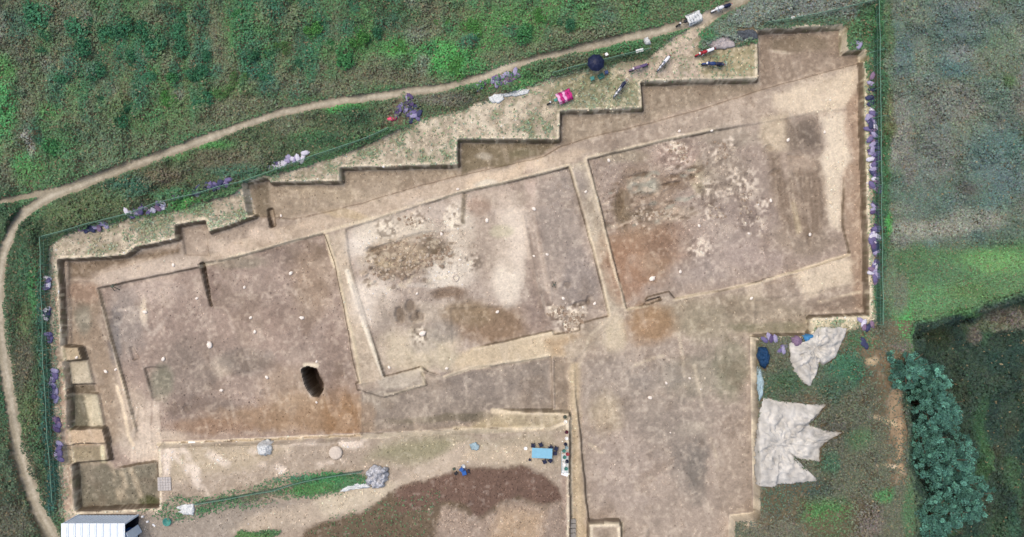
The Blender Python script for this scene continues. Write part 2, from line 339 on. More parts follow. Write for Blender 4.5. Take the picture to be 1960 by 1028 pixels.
Z -= 0.07 * kpath * (d_pit < 0); REG[(kpath > 0.5) & (d_pit < -0.3)] = region('dirt_path')
APRON = [(96,470),(120,450),(230,424),(340,404),(450,372),(475,345),(560,326),(640,305),(760,250),(860,215),(930,196),(1010,165),(1080,142),(1140,128),(1240,112),(1290,70),(1380,30),(1410,6),(1340,62),(1330,95),(1450,86),(1455,58),(1520,50),(1620,46),(1620,96),(1655,92),(1668,350),(1674,610),(1600,640),(1430,640),(1400,500),(700,400),(200,520),(130,640),(150,990),(118,990),(112,900),(98,640)]
dap = sdf(APRON, PXg + 6 * wx, PYg + 6 * wy)
REG[(dap > 0) & (d_pit < -0.1) & (REG == 0)] = region('bare_ground_around_dig')
PLAT = [(300,846),(1092,780),(1094,1140),(200,1140),(120,1040),(124,980),(150,976),(304,968)]
dpl = sdf(PLAT, PXg, PYg); REG[(dpl > 0) & (d_pit < -0.02) & (REG == 0)] = region('soil_platform')
REG[REG == 0] = region('ground')
def gz(x, y):
    i = np.clip((np.asarray(x) - X0) / C, 0, NX - 1.001); j = np.clip((np.asarray(y) - Y0) / C, 0, NY - 1.001)
    i0 = i.astype(int); j0 = j.astype(int); f = i - i0; g = j - j0
    return (Z[j0, i0] * (1 - f) + Z[j0, i0 + 1] * f) * (1 - g) + (Z[j0 + 1, i0] * (1 - f) + Z[j0 + 1, i0 + 1] * f) * g
def on(px, py, z0=0.0):
    """world point of the surface seen at a traced pixel"""
    z = z0
    for _ in range(6): x, y = at(px, py, z); z = float(gz(x, y))
    return x, y, z

# ------------------------------------------------------------------ terrain: soil colours (base colours of the soils, with some shade painted in)
kproj = H / (H - Z); PX = GX * kproj / S + 980; PY = 514 - GY * kproj / S
QX = PX + 7 * wx + 2 * n1; QY = PY + 7 * wy + 2 * n1
A = np.zeros(Z.shape + (3,)); A[:] = lin((118, 110, 88))
def region_slice(pts, m):
    P = np.asarray(pts, float); xs = (P[:, 0] - 980) * S; ys = (514 - P[:, 1]) * S; e = m * S + 1.8
    i0 = max(0, int((xs.min() - e - X0) / C)); i1 = min(NX, int((xs.max() + e - X0) / C) + 2); j0 = max(0, int((ys.min() - e - Y0) / C)); j1 = min(NY, int((ys.max() + e - Y0) / C) + 2)
    return slice(j0, max(j1, j0)), slice(i0, max(i1, i0))
def blend(T, sl, k, c):
    T[sl] = T[sl] * (1 - k[..., None]) + lin(c) * k[..., None]
def pp(poly, c, soft=8, a=1.0, rag=0.0, T=None, raw=False, where=None):
    T = A if T is None else T; sl = region_slice(poly, soft + rag + 4)
    qx, qy = (PX[sl], PY[sl]) if raw else (QX[sl], QY[sl])
    d = sdf(poly, qx, qy)
    if rag: d = d + rag * (0.6 * n1[sl] + 0.4 * n03[sl])
    k = a * sstep(-soft, soft, d)
    if where is not None: k = k * where[sl]
    blend(T, sl, k, c)
def pe(cx, cy, rx, ry, c, soft=0.4, a=1.0, rot=0.0, T=None, where=None):
    T = A if T is None else T; R = max(rx, ry) * 1.5; sl = region_slice([(cx - R, cy - R), (cx + R, cy + R)], 8)
    t = math.radians(rot); u = (QX[sl] - cx) * math.cos(t) - (QY[sl] - cy) * math.sin(t); v = (QX[sl] - cx) * math.sin(t) + (QY[sl] - cy) * math.cos(t)
    r = np.sqrt((u / rx) ** 2 + (v / ry) ** 2) + 0.25 * n1[sl] + 0.12 * n03[sl]
    k = a * sstep(1 + soft, 1 - soft, r)
    if where is not None: k = k * where[sl]
    blend(T, sl, k, c)
def pl(pts, w, c, soft=3, a=1.0, T=None, brk=0.0):
    T = A if T is None else T; sl = region_slice(pts, w + soft + 8); d = line_d(pts, QX[sl] * .5 + PX[sl] * .5, QY[sl] * .5 + PY[sl] * .5)
    k = a * sstep(w / 2 + soft, w / 2 - soft * .5, d)
    if brk: k = k * sstep(-brk, 0.3, n1[sl] + 0.6 * n4[sl])
    blend(T, sl, k, c)
sl_all = (slice(0, NY), slice(0, NX)); inpit = (d_pit > -0.05).astype(float)
# outside soils
pp([(-400,-300),(2400,-300),(2400,1400),(-400,1400)], (112, 104, 84), 2)
pp(APRON, (170, 158, 138), 9, rag=8); apn = sstep(.0, .5, ng + .4 * n4) * (dap > -3) * (d_pit < 0); blend(A, sl_all, .55 * apn, (206, 196, 174)); apn = sstep(-.1, -.5, n1 + .5 * n4 + .3 * n10) * (dap > -3) * (d_pit < 0); blend(A, sl_all, .55 * apn, (140, 142, 110))
pp([(1070,140),(1150,122),(1280,110),(1330,140),(1230,158),(1226,205),(1078,210),(1040,190)], (140, 138, 110), 12)
pp([(1180,135),(1260,110),(1290,70),(1345,55),(1335,110),(1420,120),(1440,150),(1240,156),(1200,150)], (176, 162, 144), 12)
pp([(1330,95),(1450,86),(1450,148),(1350,146)], (160, 150, 120), 12)
pp([(1455,56),(1520,42),(1640,34),(1665,90),(1672,350),(1640,350),(1650,98),(1616,96),(1610,50)], (140, 136, 104), 7)
pp([(100,520),(118,520),(150,980),(124,990),(104,760)], (170, 148, 128), 6)
pp(PLAT, (166, 152, 134), 5, raw=True); apn = sstep(.05, .5, ng + .4 * n1) * (dpl > 0) * (PYg < 930); blend(A, sl_all, .4 * apn, (200, 186, 166))
pp([(310,850),(480,846),(560,856),(470,900),(420,905),(330,920)], (182, 168, 144), 14)
for q in [[(330,860),(360,900),(395,945)],[(345,855),(385,915)],[(400,870),(470,905),(520,880)],[(320,860),(318,920)],[(520,850),(610,845),(690,838)],[(640,850),(690,850)],[(600,895),(650,885)],[(480,860),(540,900)]]: pl(q, 11, (222, 208, 190), 7, 0.9, brk=.4)
pp([(730,850),(820,835),(900,840),(880,880),(800,890),(700,880)], (146, 142, 112), 20, a=.8)
pp([(870,845),(1060,825),(1070,890),(1000,895),(900,880)], (172, 160, 138), 12)
pp([(895,860),(1000,850),(1040,888),(980,892),(870,890)], (196, 180, 156), 12, a=.6)
pp([(270,985),(430,955),(600,962),(560,1000),(430,1040),(270,1060)], (154, 144, 130), 12)
pp([(480,985),(640,955),(740,935),(820,890),(880,850),(905,850),(870,905),(780,950),(680,985),(560,1010),(440,1020)], (182, 168, 148), 10)
pp([(600,960),(700,925),(760,928),(730,960),(620,990)], (198, 186, 162), 9, a=.8)
pp(SPOIL, (108, 95, 78), 6, rag=9)
pp([(760,940),(850,908),(920,896),(985,893),(1040,906),(1070,930),(1078,958),(1040,968),(990,950),(960,960),(925,985),(905,990),(900,968),(860,960),(800,975),(760,985)], (112, 92, 80), 6, rag=9)
pp([(850,975),(900,985),(925,990),(960,962),(1000,955),(1040,972),(1075,962),(1085,1060),(820,1060)], (156, 140, 124), 9, rag=9)
pp([(960,970),(1040,980),(1030,1060),(930,1060)], (180, 158, 130), 18, a=.7)
pp([(1072,880),(1092,880),(1094,1060),(1080,1060)], (160, 142, 126), 5)
pp([(1550,607),(1665,603),(1650,625),(1600,632),(1550,638)], (196, 186, 156), 5)
pp([(1438,640),(1560,640),(1700,620),(1745,660),(1752,830),(1770,1060),(1400,1060),(1398,990),(1447,985)], (108, 100, 80), 8)
pp([(1640,640),(1700,640),(1740,700),(1745,900),(1720,960),(1690,880),(1700,760)], (132, 116, 92), 14)
pe(1712, 790, 12, 46, (170, 148, 118), a=.8); pl([(1660,795),(1700,806),(1720,815)], 7, (200, 180, 145), 4); pl([(1672,890),(1722,894)], 6, (205, 188, 158), 3); pl([(1722,800),(1724,900)], 8, (176, 150, 118), 5)
pe(1668, 690, 12, 8, (190, 170, 135)); pp([(1400,988),(1447,985),(1450,1000),(1404,1060)], (186, 172, 148), 6)
pp([(1300,1003),(1400,990),(1400,1010)], (160,145,130), 6)
# path

blend(A, sl_all, kpath * (0.85 + 0.15 * ng), (158, 150, 130)); blend(A, sl_all, sstep(6, 1, dpath) * 0.6 * kpath * (1 + .4 * ng), (186, 178, 158))
pe(965, 128, 24, 8, (186, 178, 156), rot=15); pe(1345, 30, 40, 14, (184, 172, 152), rot=30)
# ravine
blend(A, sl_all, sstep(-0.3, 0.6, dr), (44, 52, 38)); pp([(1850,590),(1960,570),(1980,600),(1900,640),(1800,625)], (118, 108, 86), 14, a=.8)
pp([(1696,655),(1758,655),(1762,690),(1750,668),(1740,672)], (176, 160, 170), 5, a=.5)
# pit soils
ip = inpit[..., None]; A = A * (1 - ip) + lin((164, 150, 138)) * ip
pp([(130,540),(180,540),(250,830),(205,860),(180,720),(130,660)], (158, 142, 126), 8)
pe(165, 560, 40, 22, (160, 138, 122)); pe(160, 610, 18, 30, (142, 140, 128), a=.7)
pp([(135,502),(240,496),(300,480),(345,475),(345,485),(270,500),(175,525),(175,532),(132,534)], (138, 122, 106), 5)
pp([(180,540),(200,520),(300,500),(383,490),(383,508),(300,530),(200,548)], (184, 170, 158), 10, a=.8)
pp(U1, (158, 142, 133), 6, raw=True)
for e in [(240,620,40,70,(150,141,136),.8),(222,640,12,55,(132,128,128),.8),(300,560,50,30,(172,158,150),.6),(275,595,7,26,(205,192,176),.9),(350,620,60,50,(152,136,128),.6),(450,500,60,14,(142,136,122),.6),(560,480,70,22,(134,120,112),.65),
          (600,540,40,70,(156,136,116),.55),(470,640,90,50,(166,148,138),.7),(380,680,70,40,(144,130,122),.6),(425,700,24,20,(188,176,160),.5),(470,690,50,24,(138,130,124),.6),(355,720,50,60,(146,134,126),.7),(360,780,40,30,(130,116,110),.6),(430,790,30,26,(134,124,120),.6),
          (600,790,110,40,(160,134,106),.75),(520,800,130,22,(158,134,112),.7),(400,815,80,14,(150,124,104),.7),(655,790,36,60,(160,128,98),.7),(560,740,60,40,(172,152,132),.5),(290,850,60,30,(186,174,162),.75),(250,790,26,60,(178,164,150),.7),(640,690,20,80,(146,128,118),.5),(540,610,60,30,(150,132,122),.6),(310,735,22,32,(132,130,116),.85)]:
    pe(*e[:4], e[4], a=e[5], where=inpit)
for k in range(9): pl([(262 + k * 5 + random.uniform(-3, 3), 770 + random.uniform(-10, 20)), (252 + k * 7, 882)], 4, (208, 194, 180), 3, 0.6, brk=.6)
for q in [[(190,556),(214,650),(240,745),(258,815)],[(225,740),(246,830),(255,850)]]: pl(q, 5, (214, 198, 176), 3, .95)
pl([(210,600),(250,590),(290,640),(330,600)], 5, (186, 174, 164), 4, .5, brk=.4)
# small cuttings
pp([(134,692),(168,690),(178,735),(136,737)], (178, 168, 150), 4, raw=True); pp([(136,738),(180,737),(186,754),(138,755)], (126, 114, 98), 3, raw=True)  # second patch paints the wall shadow lying in the lower gap
pp([(138,755),(186,754),(198,820),(136,821)], (128, 124, 108), 3, raw=True); pp([(160,757),(186,757),(200,822),(174,822)], (192, 182, 160), 5, a=.9)
pp([(124,822),(196,820),(203,850),(124,853)], (184, 164, 142), 4, raw=True); pp([(124,855),(200,853),(206,886),(124,889)], (156, 144, 122), 4, raw=True); pl([(196,856),(200,882)], 6, (206, 196, 168), 3)
pp([(112,663),(150,664),(158,690),(116,692)], (178, 162, 138), 4, raw=True)
pp([(142,890),(204,885),(220,898),(300,884),(303,968),(148,976)], (134, 128, 114), 5); 
for q in [[(212,890),(222,930),(228,955)],[(232,905),(240,930)],[(250,900),(262,925),(270,950)],[(226,925),(240,955)]]: pl(q, 7, (184, 170, 150), 6, .7, brk=.5)
pe(285, 960, 18, 12, (90, 96, 62), a=.8)
# walkways
pp([(383,492),(480,452),(620,410),(760,372),(880,340),(1040,302),(1100,282),(1130,290),(1090,318),(960,350),(886,366),(735,412),(622,444),(470,486),(400,504)], (180, 164, 148), 6)
pp([(890,342),(1040,304),(1050,320),(960,346),(890,364)], (200, 182, 162), 8); pe(930, 352, 22, 8, (206, 198, 184), a=.8, rot=12)
pe(500, 450, 26, 12, (198, 182, 168), a=.8, rot=-15); pe(440, 478, 45, 10, (190, 174, 160), a=.7, rot=-15); pe(660, 410, 60, 10, (176, 158, 126), a=.5, rot=-15)
pp([(1088,320),(1124,308),(1150,400),(1200,590),(1166,604),(1135,480)], (174, 163, 148), 5)
pp([(632,452),(662,442),(690,560),(722,680),(738,722),(694,740),(664,620)], (182, 168, 152), 6, a=.9)
pl([(627,452),(645,510),(660,580),(676,650),(690,730)], 5, (206, 192, 168), 3, .85); pl([(665,520),(690,600),(712,660),(735,722)], 7, (222, 214, 200), 3, .9)
pp([(722,728),(806,702),(815,735),(735,757)], (178, 168, 156), 4, raw=True); pl([(737,755),(813,735),(806,704)], 4, (208, 196, 176), 2); pl([(624,452),(640,510)], 4, (205, 192, 170), 3)
# bays
for q in [[(474,354),(511,345),(518,354),(655,352),(655,326),(878,320),(875,334),(640,400),(560,418),(486,412)]]: pp(q, (160, 146, 130), 5)
pe(640, 372, 90, 14, (170, 156, 138), a=.7, rot=-6, where=inpit); pp([(482,356),(512,350),(520,412),(492,412)], (136, 124, 108), 5)
pp([(880,272),(1072,272),(1040,298),(880,334)], (140, 128, 108), 4, where=inpit); pe(925, 300, 14, 8, (176, 168, 156), a=.7); pe(1000, 292, 24, 8, (128, 122, 98), a=.6)
pp([(1076,218),(1232,213),(1228,236),(1076,276)], (160, 147, 132), 4, where=inpit); pp([(1232,162),(1452,157),(1452,170),(1232,236)], (154, 141, 126), 5, where=inpit)
pp([(1455,62),(1612,54),(1616,104),(1648,102),(1648,116),(1560,140),(1456,168)], (150, 135, 122), 4, where=inpit); pe(1495, 98, 22, 4, (188, 176, 162), a=.8, rot=-8); pe(1530, 84, 60, 16, (140, 128, 110), a=.6)
# middle trench
pp(U2, (166, 153, 144), 5, raw=True)
for e in [(710,470,44,40,(214,205,196),.9),(715,580,38,46,(210,200,190),.9),(760,440,80,26,(198,188,174),.8),(830,400,50,22,(186,174,164),.7),(860,520,48,38,(210,202,192),.9),(880,440,30,54,(202,192,180),.85),(770,490,74,32,(160,144,124),.85),(740,480,30,12,(126,108,92),.6),(830,470,28,16,(132,118,102),.7),(785,525,40,8,(122,106,92),.6),(735,505,28,8,(160,144,120),.6),
          (860,562,34,12,(140,120,104),.85),(820,600,70,18,(182,170,156),.6),(740,620,24,50,(156,144,134),.8),(780,600,26,24,(136,122,110),.6),(935,620,76,36,(150,128,108),.95),(900,600,50,24,(152,134,112),.8),(800,670,74,42,(192,180,160),.9),(850,690,30,20,(174,164,146),.8),(850,635,26,20,(150,142,134),.7),(810,650,26,22,(160,152,146),.5),
          (980,470,34,90,(210,198,186),.85),(1015,360,12,44,(190,172,162),.6),(960,380,60,16,(180,166,154),.7),(915,395,26,16,(166,144,130),.7),(930,470,40,60,(170,156,144),.7),(1075,430,44,80,(154,143,136),.9),(1090,350,40,30,(152,142,136),.9),(1110,540,36,60,(150,140,135),.9),(1022,500,16,80,(158,142,132),.7),(1030,600,30,40,(150,134,126),.8),(970,540,26,40,(212,202,190),.8),(960,440,22,12,(186,182,156),.5)]:
    pe(*e[:4], e[4], a=e[5], where=inpit)
for (x, y, r) in [(740,437,26),(800,420,20),(868,420,22),(905,500,20),(868,400,16),(1052,590,10),(1060,602,14),(1090,610,34),(1105,600,20),(800,640,22)]:
    sl = region_slice([(x - r, y - r), (x + r, y + r)], 6); rr = np.hypot(QX[sl] - x, QY[sl] - y) / r; k = sstep(1.1, .5, rr) * sstep(0.0, 0.4, .5 * n03[sl] + .6 * n02[sl] + .35 * n1[sl]) * .9; blend(A, sl, k, (214, 204, 190)); k2 = sstep(1.1, .6, rr) * sstep(-0.05, -0.4, n02[sl]) * .5; blend(A, sl, k2, (120, 106, 92))
pl([(888,372),(887,425)], 6, (118, 108, 90), 4, .7); pl([(720,560),(770,545),(850,548)], 5, (200,192,184), 4, .5)
pl([(1002,420),(1028,530),(1046,600)], 4, (190, 176, 164), 3, .6); pl([(1020,425),(1048,560)], 3, (188, 174, 162), 3, .6); pl([(1010,440),(1034,560)], 5, (138, 122, 112), 4, .6)
for k in range(60):
    a = random.uniform(0, 1); x = 690 + 180 * random.random(); y = 520 - 0.18 * (x - 690) + random.uniform(-40, 45); pe(x, y, random.uniform(3, 9), random.uniform(2, 5), random.choice([(112, 96, 80), (190, 178, 160), (178, 164, 146), (126, 110, 92)]), a=.55, rot=random.uniform(-20, 40))
# band south of it
pp([(884,676),(980,652),(1060,634),(1095,640),(1085,680),(980,694),(900,706),(860,716),(862,700)], (188, 173, 151), 7); pp([(1040,650),(1110,636),(1160,640),(1100,680),(1060,682)], (172, 152, 128), 9)
pp([(1110,622),(1165,606),(1200,594),(1190,640),(1150,660),(1090,690),(1080,660),(1110,640)], (170, 158, 144), 8, a=.8); pe(1180, 640, 20, 34, (190, 178, 156), a=.7)
pp([(692,748),(818,737),(850,722),(1055,682),(1057,784),(940,786),(868,824),(690,834)], (149, 138, 129), 5); pe(720, 770, 30, 22, (166, 156, 144), a=.7, where=inpit); pe(700, 800, 16, 30, (158, 138, 120), a=.7, where=inpit); pe(900, 740, 90, 30, (144, 134, 128), a=.5); pe(830, 730, 12, 40, (168, 156, 144), a=.6); pe(900, 800, 160, 8, (118, 112, 92), a=.5, rot=3, where=inpit)
pp([(1062,684),(1088,684),(1092,784),(1064,784)], (152, 138, 124), 3)
pp([(965,785),(1092,788),(1090,822),(900,826),(905,812)], (168, 156, 134), 6); pl([(945,787),(1088,790)], 8, (206, 192, 170), 4, .9); pl([(870,822),(1040,818)], 5, (200, 188, 164), 3, .8)
pp([(1092,690),(1110,690),(1122,1000),(1127,1140),(1094,1140)], (176, 160, 138), 5); pl([(1098,700),(1104,800),(1108,1030)], 5, (192, 176, 150), 4, .6)
# right trench
pp(U3, (160, 146, 137), 8, raw=True)
for e in [(1240,480,82,56,(156,130,108),.9),(1200,520,40,60,(158,128,108),.8),(1290,460,60,40,(152,126,110),.5),(1260,470,24,22,(140,116,100),.6),(1175,350,20,60,(156,142,134),.8),(1200,300,50,14,(160,150,134),.7),(1230,380,60,60,(152,134,118),.75),(1190,400,16,34,(128,112,90),.75),(1232,355,30,16,(156,158,148),.75),(1290,350,30,16,(132,112,94),.6),(1290,300,44,20,(172,152,142),.7),(1240,410,36,10,(120,112,96),.6),(1290,410,50,14,(178,164,148),.6),(1335,340,12,34,(190,178,152),.6),(1350,345,20,26,(152,144,118),.6),
          (1400,380,50,80,(158,146,138),.7),(1380,330,50,44,(156,144,132),.7),(1430,420,60,40,(146,132,126),.6),(1370,470,70,60,(168,155,148),.6),(1330,520,50,24,(160,148,142),.7),(1450,490,60,30,(162,148,142),.7),(1540,460,60,30,(150,136,122),.7),(1400,260,60,20,(158,148,136),.7)]:
    pe(*e[:4], e[4], a=e[5], where=inpit)
for k in range(90):
    x = random.uniform(1160, 1340); y = random.uniform(330, 430) - 0.15 * (x - 1240); pe(x, y, random.uniform(4, 14), random.uniform(2, 4.5), random.choice([(112, 96, 80), (188, 172, 156), (176, 156, 140), (124, 106, 90), (150, 152, 142)]), a=.55, rot=random.uniform(0, 30))
for (x, y, r) in [(1290,300,34),(1380,290,30),(1400,270,16),(1365,410,24),(1440,430,30),(1420,350,40),(1360,370,30),(1300,270,20),(1340,480,30),(1460,390,20),(1480,270,14),(1240,412,30)]:
    sl = region_slice([(x - r, y - r), (x + r, y + r)], 6); rr = np.hypot(QX[sl] - x, QY[sl] - y) / r; k = sstep(1.2, .3, rr) * sstep(0.05, 0.5, .5 * n03[sl] + .7 * n02[sl] + .4 * n1[sl]) * .85; blend(A, sl, k, (204, 192, 180)); k2 = sstep(1.1, .6, rr) * sstep(-0.1, -0.45, n03[sl]) * .4; blend(A, sl, k2, (112, 98, 90))
pp([(1480,178),(1560,152),(1640,128),(1636,190),(1600,215),(1570,222),(1500,215),(1484,205)], (196, 182, 164), 11, rag=7)
pp([(1455,226),(1512,216),(1515,286),(1470,292),(1456,260)], (186, 172, 152), 9, a=.8, rag=4)
pp([(1506,228),(1565,222),(1578,288),(1520,293),(1506,280)], (138, 125, 114), 11, rag=7); pe(1545, 255, 18, 22, (114, 104, 98), a=.5)
pp([(1572,228),(1618,216),(1622,280),(1630,300),(1612,330),(1608,440),(1586,432),(1578,360),(1566,300),(1578,286)], (198, 186, 170), 9, rag=4)
pp([(1466,290),(1570,296),(1586,430),(1560,450),(1500,440),(1480,380)], (142, 126, 112), 12, a=.9); pe(1525, 312, 34, 16, (172, 156, 142), a=.7); pl([(1520,390),(1530,440)], 8, (170, 156, 130), 5, .7); pl([(1500,300),(1506,340)], 8, (178, 162, 150), 6, .6)
for k in range(12): x = 1484 + k * 8; pl([(x, 320 + random.uniform(-10, 20)), (x + 10, 425 + random.uniform(-20, 10))], 2.5, random.choice([(122, 108, 96), (168, 154, 138)]), 2, .35, brk=.5)
pp([(1612,216),(1648,150),(1652,590),(1632,590),(1626,480),(1612,430),(1614,330),(1632,300),(1622,270)], (158, 138, 122), 7, a=.9)
pp([(1525,525),(1620,496),(1632,500),(1628,545),(1580,555),(1545,572),(1535,560)], (198, 184, 166), 10, rag=7); pl([(1565,578),(1645,560)], 4, (200, 186, 166), 3, .8); pe(1600, 580, 46, 12, (140, 124, 112), a=.7, rot=8, where=inpit)
pp([(1425,548),(1455,540),(1458,570),(1430,578)], (186, 172, 156), 8, a=.7)
pp([(1205,600),(1292,576),(1440,560),(1545,600),(1545,636),(1440,640),(1300,640)], (158, 146, 128), 12, a=.8); pe(1490, 600, 60, 30, (154, 142, 128), a=.6, where=inpit); pe(1470, 625, 80, 10, (128, 128, 104), a=.5, where=inpit)
pe(1245, 620, 44, 38, (160, 132, 104), a=.85); pe(1240, 618, 14, 10, (176, 150, 126), a=.5)
# southern pit
pp([(1125,690),(1290,650),(1440,650),(1447,985),(1399,990),(1397,1140),(1193,1140),(1190,1000),(1127,1001),(1112,840)], (160, 147, 137), 14)
for e in [(1330,720,70,40,(142,138,124),.6),(1400,700,34,60,(136,136,114),.55),(1350,620,40,40,(156,148,130),.6),(1315,870,34,60,(136,128,122),.8),(1335,900,20,60,(124,119,114),.55),(1290,800,80,40,(152,142,134),.6),(1200,900,70,80,(164,151,143),.7),(1180,740,60,60,(152,142,134),.6),(1160,790,30,40,(170,156,134),.6),(1270,720,60,24,(150,142,136),.5),(1400,900,30,80,(162,148,136),.6),(1320,820,30,12,(172,162,150),.6),(1260,820,40,60,(148,138,130),.5)]:
    pe(*e[:4], e[4], a=e[5], where=inpit)
for q in [[(1110,700),(1130,640),(1180,600)],[(1215,700),(1270,682)],[(1300,640),(1310,720)],[(1130,850),(1150,865)],[(1360,840),(1376,900)],[(1165,770),(1175,800)],[(1330,700),(1345,780)]]: pl(q, 4, (188, 176, 158), 4, .6, brk=.6)
pp([(1129,1003),(1188,1002),(1188,1140),(1129,1140)], (170, 156, 136), 3, raw=True); pl([(1129,1003),(1188,1003),(1189,1060)], 6, (212, 198, 172), 4, .9); pp([(1136,1010),(1170,1010),(1160,1060)], (120, 106, 92), 8, a=.6)
pl([(383,506),(402,584)], 4, (60, 50, 44), 3, .8); pe(405, 545, 12, 36, (136, 118, 110), a=.7)
pp([(578,704),(606,702),(620,734),(612,760),(596,758),(582,730)], (96, 74, 70), 4, raw=True); pl([(585,698),(607,698)], 7, (216, 204, 184), 4, .95); pl([(578,706),(584,735),(597,758)], 4, (206, 196, 184), 3, .8)
# dried pale rims along the cut edges
rimk = sstep(0.44, 0.30, -d_pit + 0.14 * n1 + .05 * n03) * sstep(0.10, 0.16, -d_pit) * (0.75 + 0.7 * ng)
rimk *= 1 - 0.6 * ((PXg < 140) & (PYg > 690)); blend(A, sl_all, np.clip(rimk, 0, 1), (220, 207, 180))
# damp brown cut faces, plus painted occlusion shade along steep trench edges
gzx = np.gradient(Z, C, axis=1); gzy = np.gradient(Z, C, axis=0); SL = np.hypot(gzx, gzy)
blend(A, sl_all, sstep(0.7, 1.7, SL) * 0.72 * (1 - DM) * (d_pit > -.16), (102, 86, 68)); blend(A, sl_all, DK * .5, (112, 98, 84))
# pale dried lips along the trench edges
for q, w_ in [([(622,444),(735,412),(886,366),(960,350),(1090,317)],5),([(1125,303),(1180,290),(1290,264),(1370,248)],5),([(383,510),(470,486),(620,445)],5),([(1093,320),(1114,395),(1139,480),(1168,604)],4),([(850,722),(900,706),(980,692),(1052,680)],5),([(1200,594),(1238,584)],3),([(1292,574),(1458,540),(1625,489)],4),([(905,670),(1058,636)],4),([(1122,306),(1146,392),(1172,500),(1197,594)],4),([(302,850),(690,834),(866,826)],6),([(1094,800),(1095,1040)],4),([(737,757),(814,736),(806,703)],4)]:
    pl(q, w_, (220, 206, 182), 2.5, .6, brk=1.2)
# general variation of the soils
v = 1 + 0.10 * n4 + 0.08 * n1 + 0.08 * ng + 0.07 * n03 + 0.09 * n02 + .05 * n10
A *= v[..., None]
sp = (d_pit < 0) & (dap > -2); spk = sp * sstep(0.0, 0.6, .5 * n03 + .6 * n02 + 0.7 * n1); A = A * (1 - 0.4 * spk[..., None]) + lin((212, 202, 172)) * 0.4 * spk[..., None]
spk = sp * sstep(-0.0, -0.6, .5 * n03 + .6 * n02 + 0.7 * n1 + .3 * n4); A = A * (1 - 0.4 * spk[..., None]) + lin((122, 126, 92)) * 0.4 * spk[..., None]
# fine trowel and foot marks in the trench floors
tm = fbm(GX * 0.35 + GY, GY * 0.3 - GX, 0.5, 400, 2); A *= (1 + 0.05 * tm * inpit)[..., None]
# blotches left by drying and trampling
m1 = sstep(.12, .5, fbm(GX, GY, 1.6, 700, 4)) * inpit * .16; A = A * (1 - m1[..., None]) + lin((196, 182, 168)) * m1[..., None]
m1 = sstep(.15, .5, fbm(GX, GY, 1.8, 720, 4)) * inpit * .24; A = A * (1 - m1[..., None]) + lin((122, 104, 88)) * m1[..., None]
m1 = sstep(.25, .5, fbm(GX + .3 * GY, GY * .3 - .1 * GX, .55, 740, 3)) * inpit * .14; A = A * (1 - m1[..., None]) + lin((206, 194, 182)) * m1[..., None]
m1 = sstep(.3, .7, n03 + .6 * n02) * .14; A = A * (1 - m1[..., None]) + lin((210, 200, 184)) * m1[..., None] * (A.mean(2) > .12)[..., None] + A * m1[..., None] * (A.mean(2) <= .12)[..., None]
gry = A.mean(2, keepdims=True); A = np.where(inpit[..., None] > 0, A * np.array([.945, .94, .865]) * np.clip(.55 + A.mean(2, keepdims=True) * 1.62, .72, 1.14), A)
A = np.clip(A, 0.01, 0.85)

# ------------------------------------------------------------------ terrain: meshes
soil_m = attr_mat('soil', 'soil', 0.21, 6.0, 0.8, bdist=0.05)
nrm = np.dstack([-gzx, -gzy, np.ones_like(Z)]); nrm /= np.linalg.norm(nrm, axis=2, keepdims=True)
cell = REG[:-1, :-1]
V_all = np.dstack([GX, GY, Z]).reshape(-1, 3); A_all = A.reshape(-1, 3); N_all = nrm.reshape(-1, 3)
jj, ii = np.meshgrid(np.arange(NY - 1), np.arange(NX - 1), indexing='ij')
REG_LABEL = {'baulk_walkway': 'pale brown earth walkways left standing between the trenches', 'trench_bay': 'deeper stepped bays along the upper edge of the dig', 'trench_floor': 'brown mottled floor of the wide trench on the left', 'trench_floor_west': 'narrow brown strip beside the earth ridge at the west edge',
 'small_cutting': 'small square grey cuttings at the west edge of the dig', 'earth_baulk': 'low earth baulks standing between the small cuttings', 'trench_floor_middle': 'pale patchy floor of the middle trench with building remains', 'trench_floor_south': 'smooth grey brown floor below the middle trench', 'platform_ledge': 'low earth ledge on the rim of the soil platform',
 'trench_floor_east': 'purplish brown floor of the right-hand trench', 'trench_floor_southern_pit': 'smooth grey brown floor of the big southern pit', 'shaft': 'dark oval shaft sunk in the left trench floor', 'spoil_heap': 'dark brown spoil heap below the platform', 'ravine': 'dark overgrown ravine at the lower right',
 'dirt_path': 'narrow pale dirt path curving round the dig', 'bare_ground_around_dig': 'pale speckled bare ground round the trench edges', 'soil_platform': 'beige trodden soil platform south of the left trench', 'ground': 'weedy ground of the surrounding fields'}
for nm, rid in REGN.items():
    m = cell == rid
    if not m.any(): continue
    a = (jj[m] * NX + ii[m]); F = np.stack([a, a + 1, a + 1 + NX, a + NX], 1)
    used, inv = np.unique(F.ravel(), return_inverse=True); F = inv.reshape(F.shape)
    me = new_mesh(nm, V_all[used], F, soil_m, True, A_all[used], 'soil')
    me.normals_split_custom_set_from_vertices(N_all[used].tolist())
    set_props(link(nm, me), REG_LABEL[nm], None, None, 'structure')
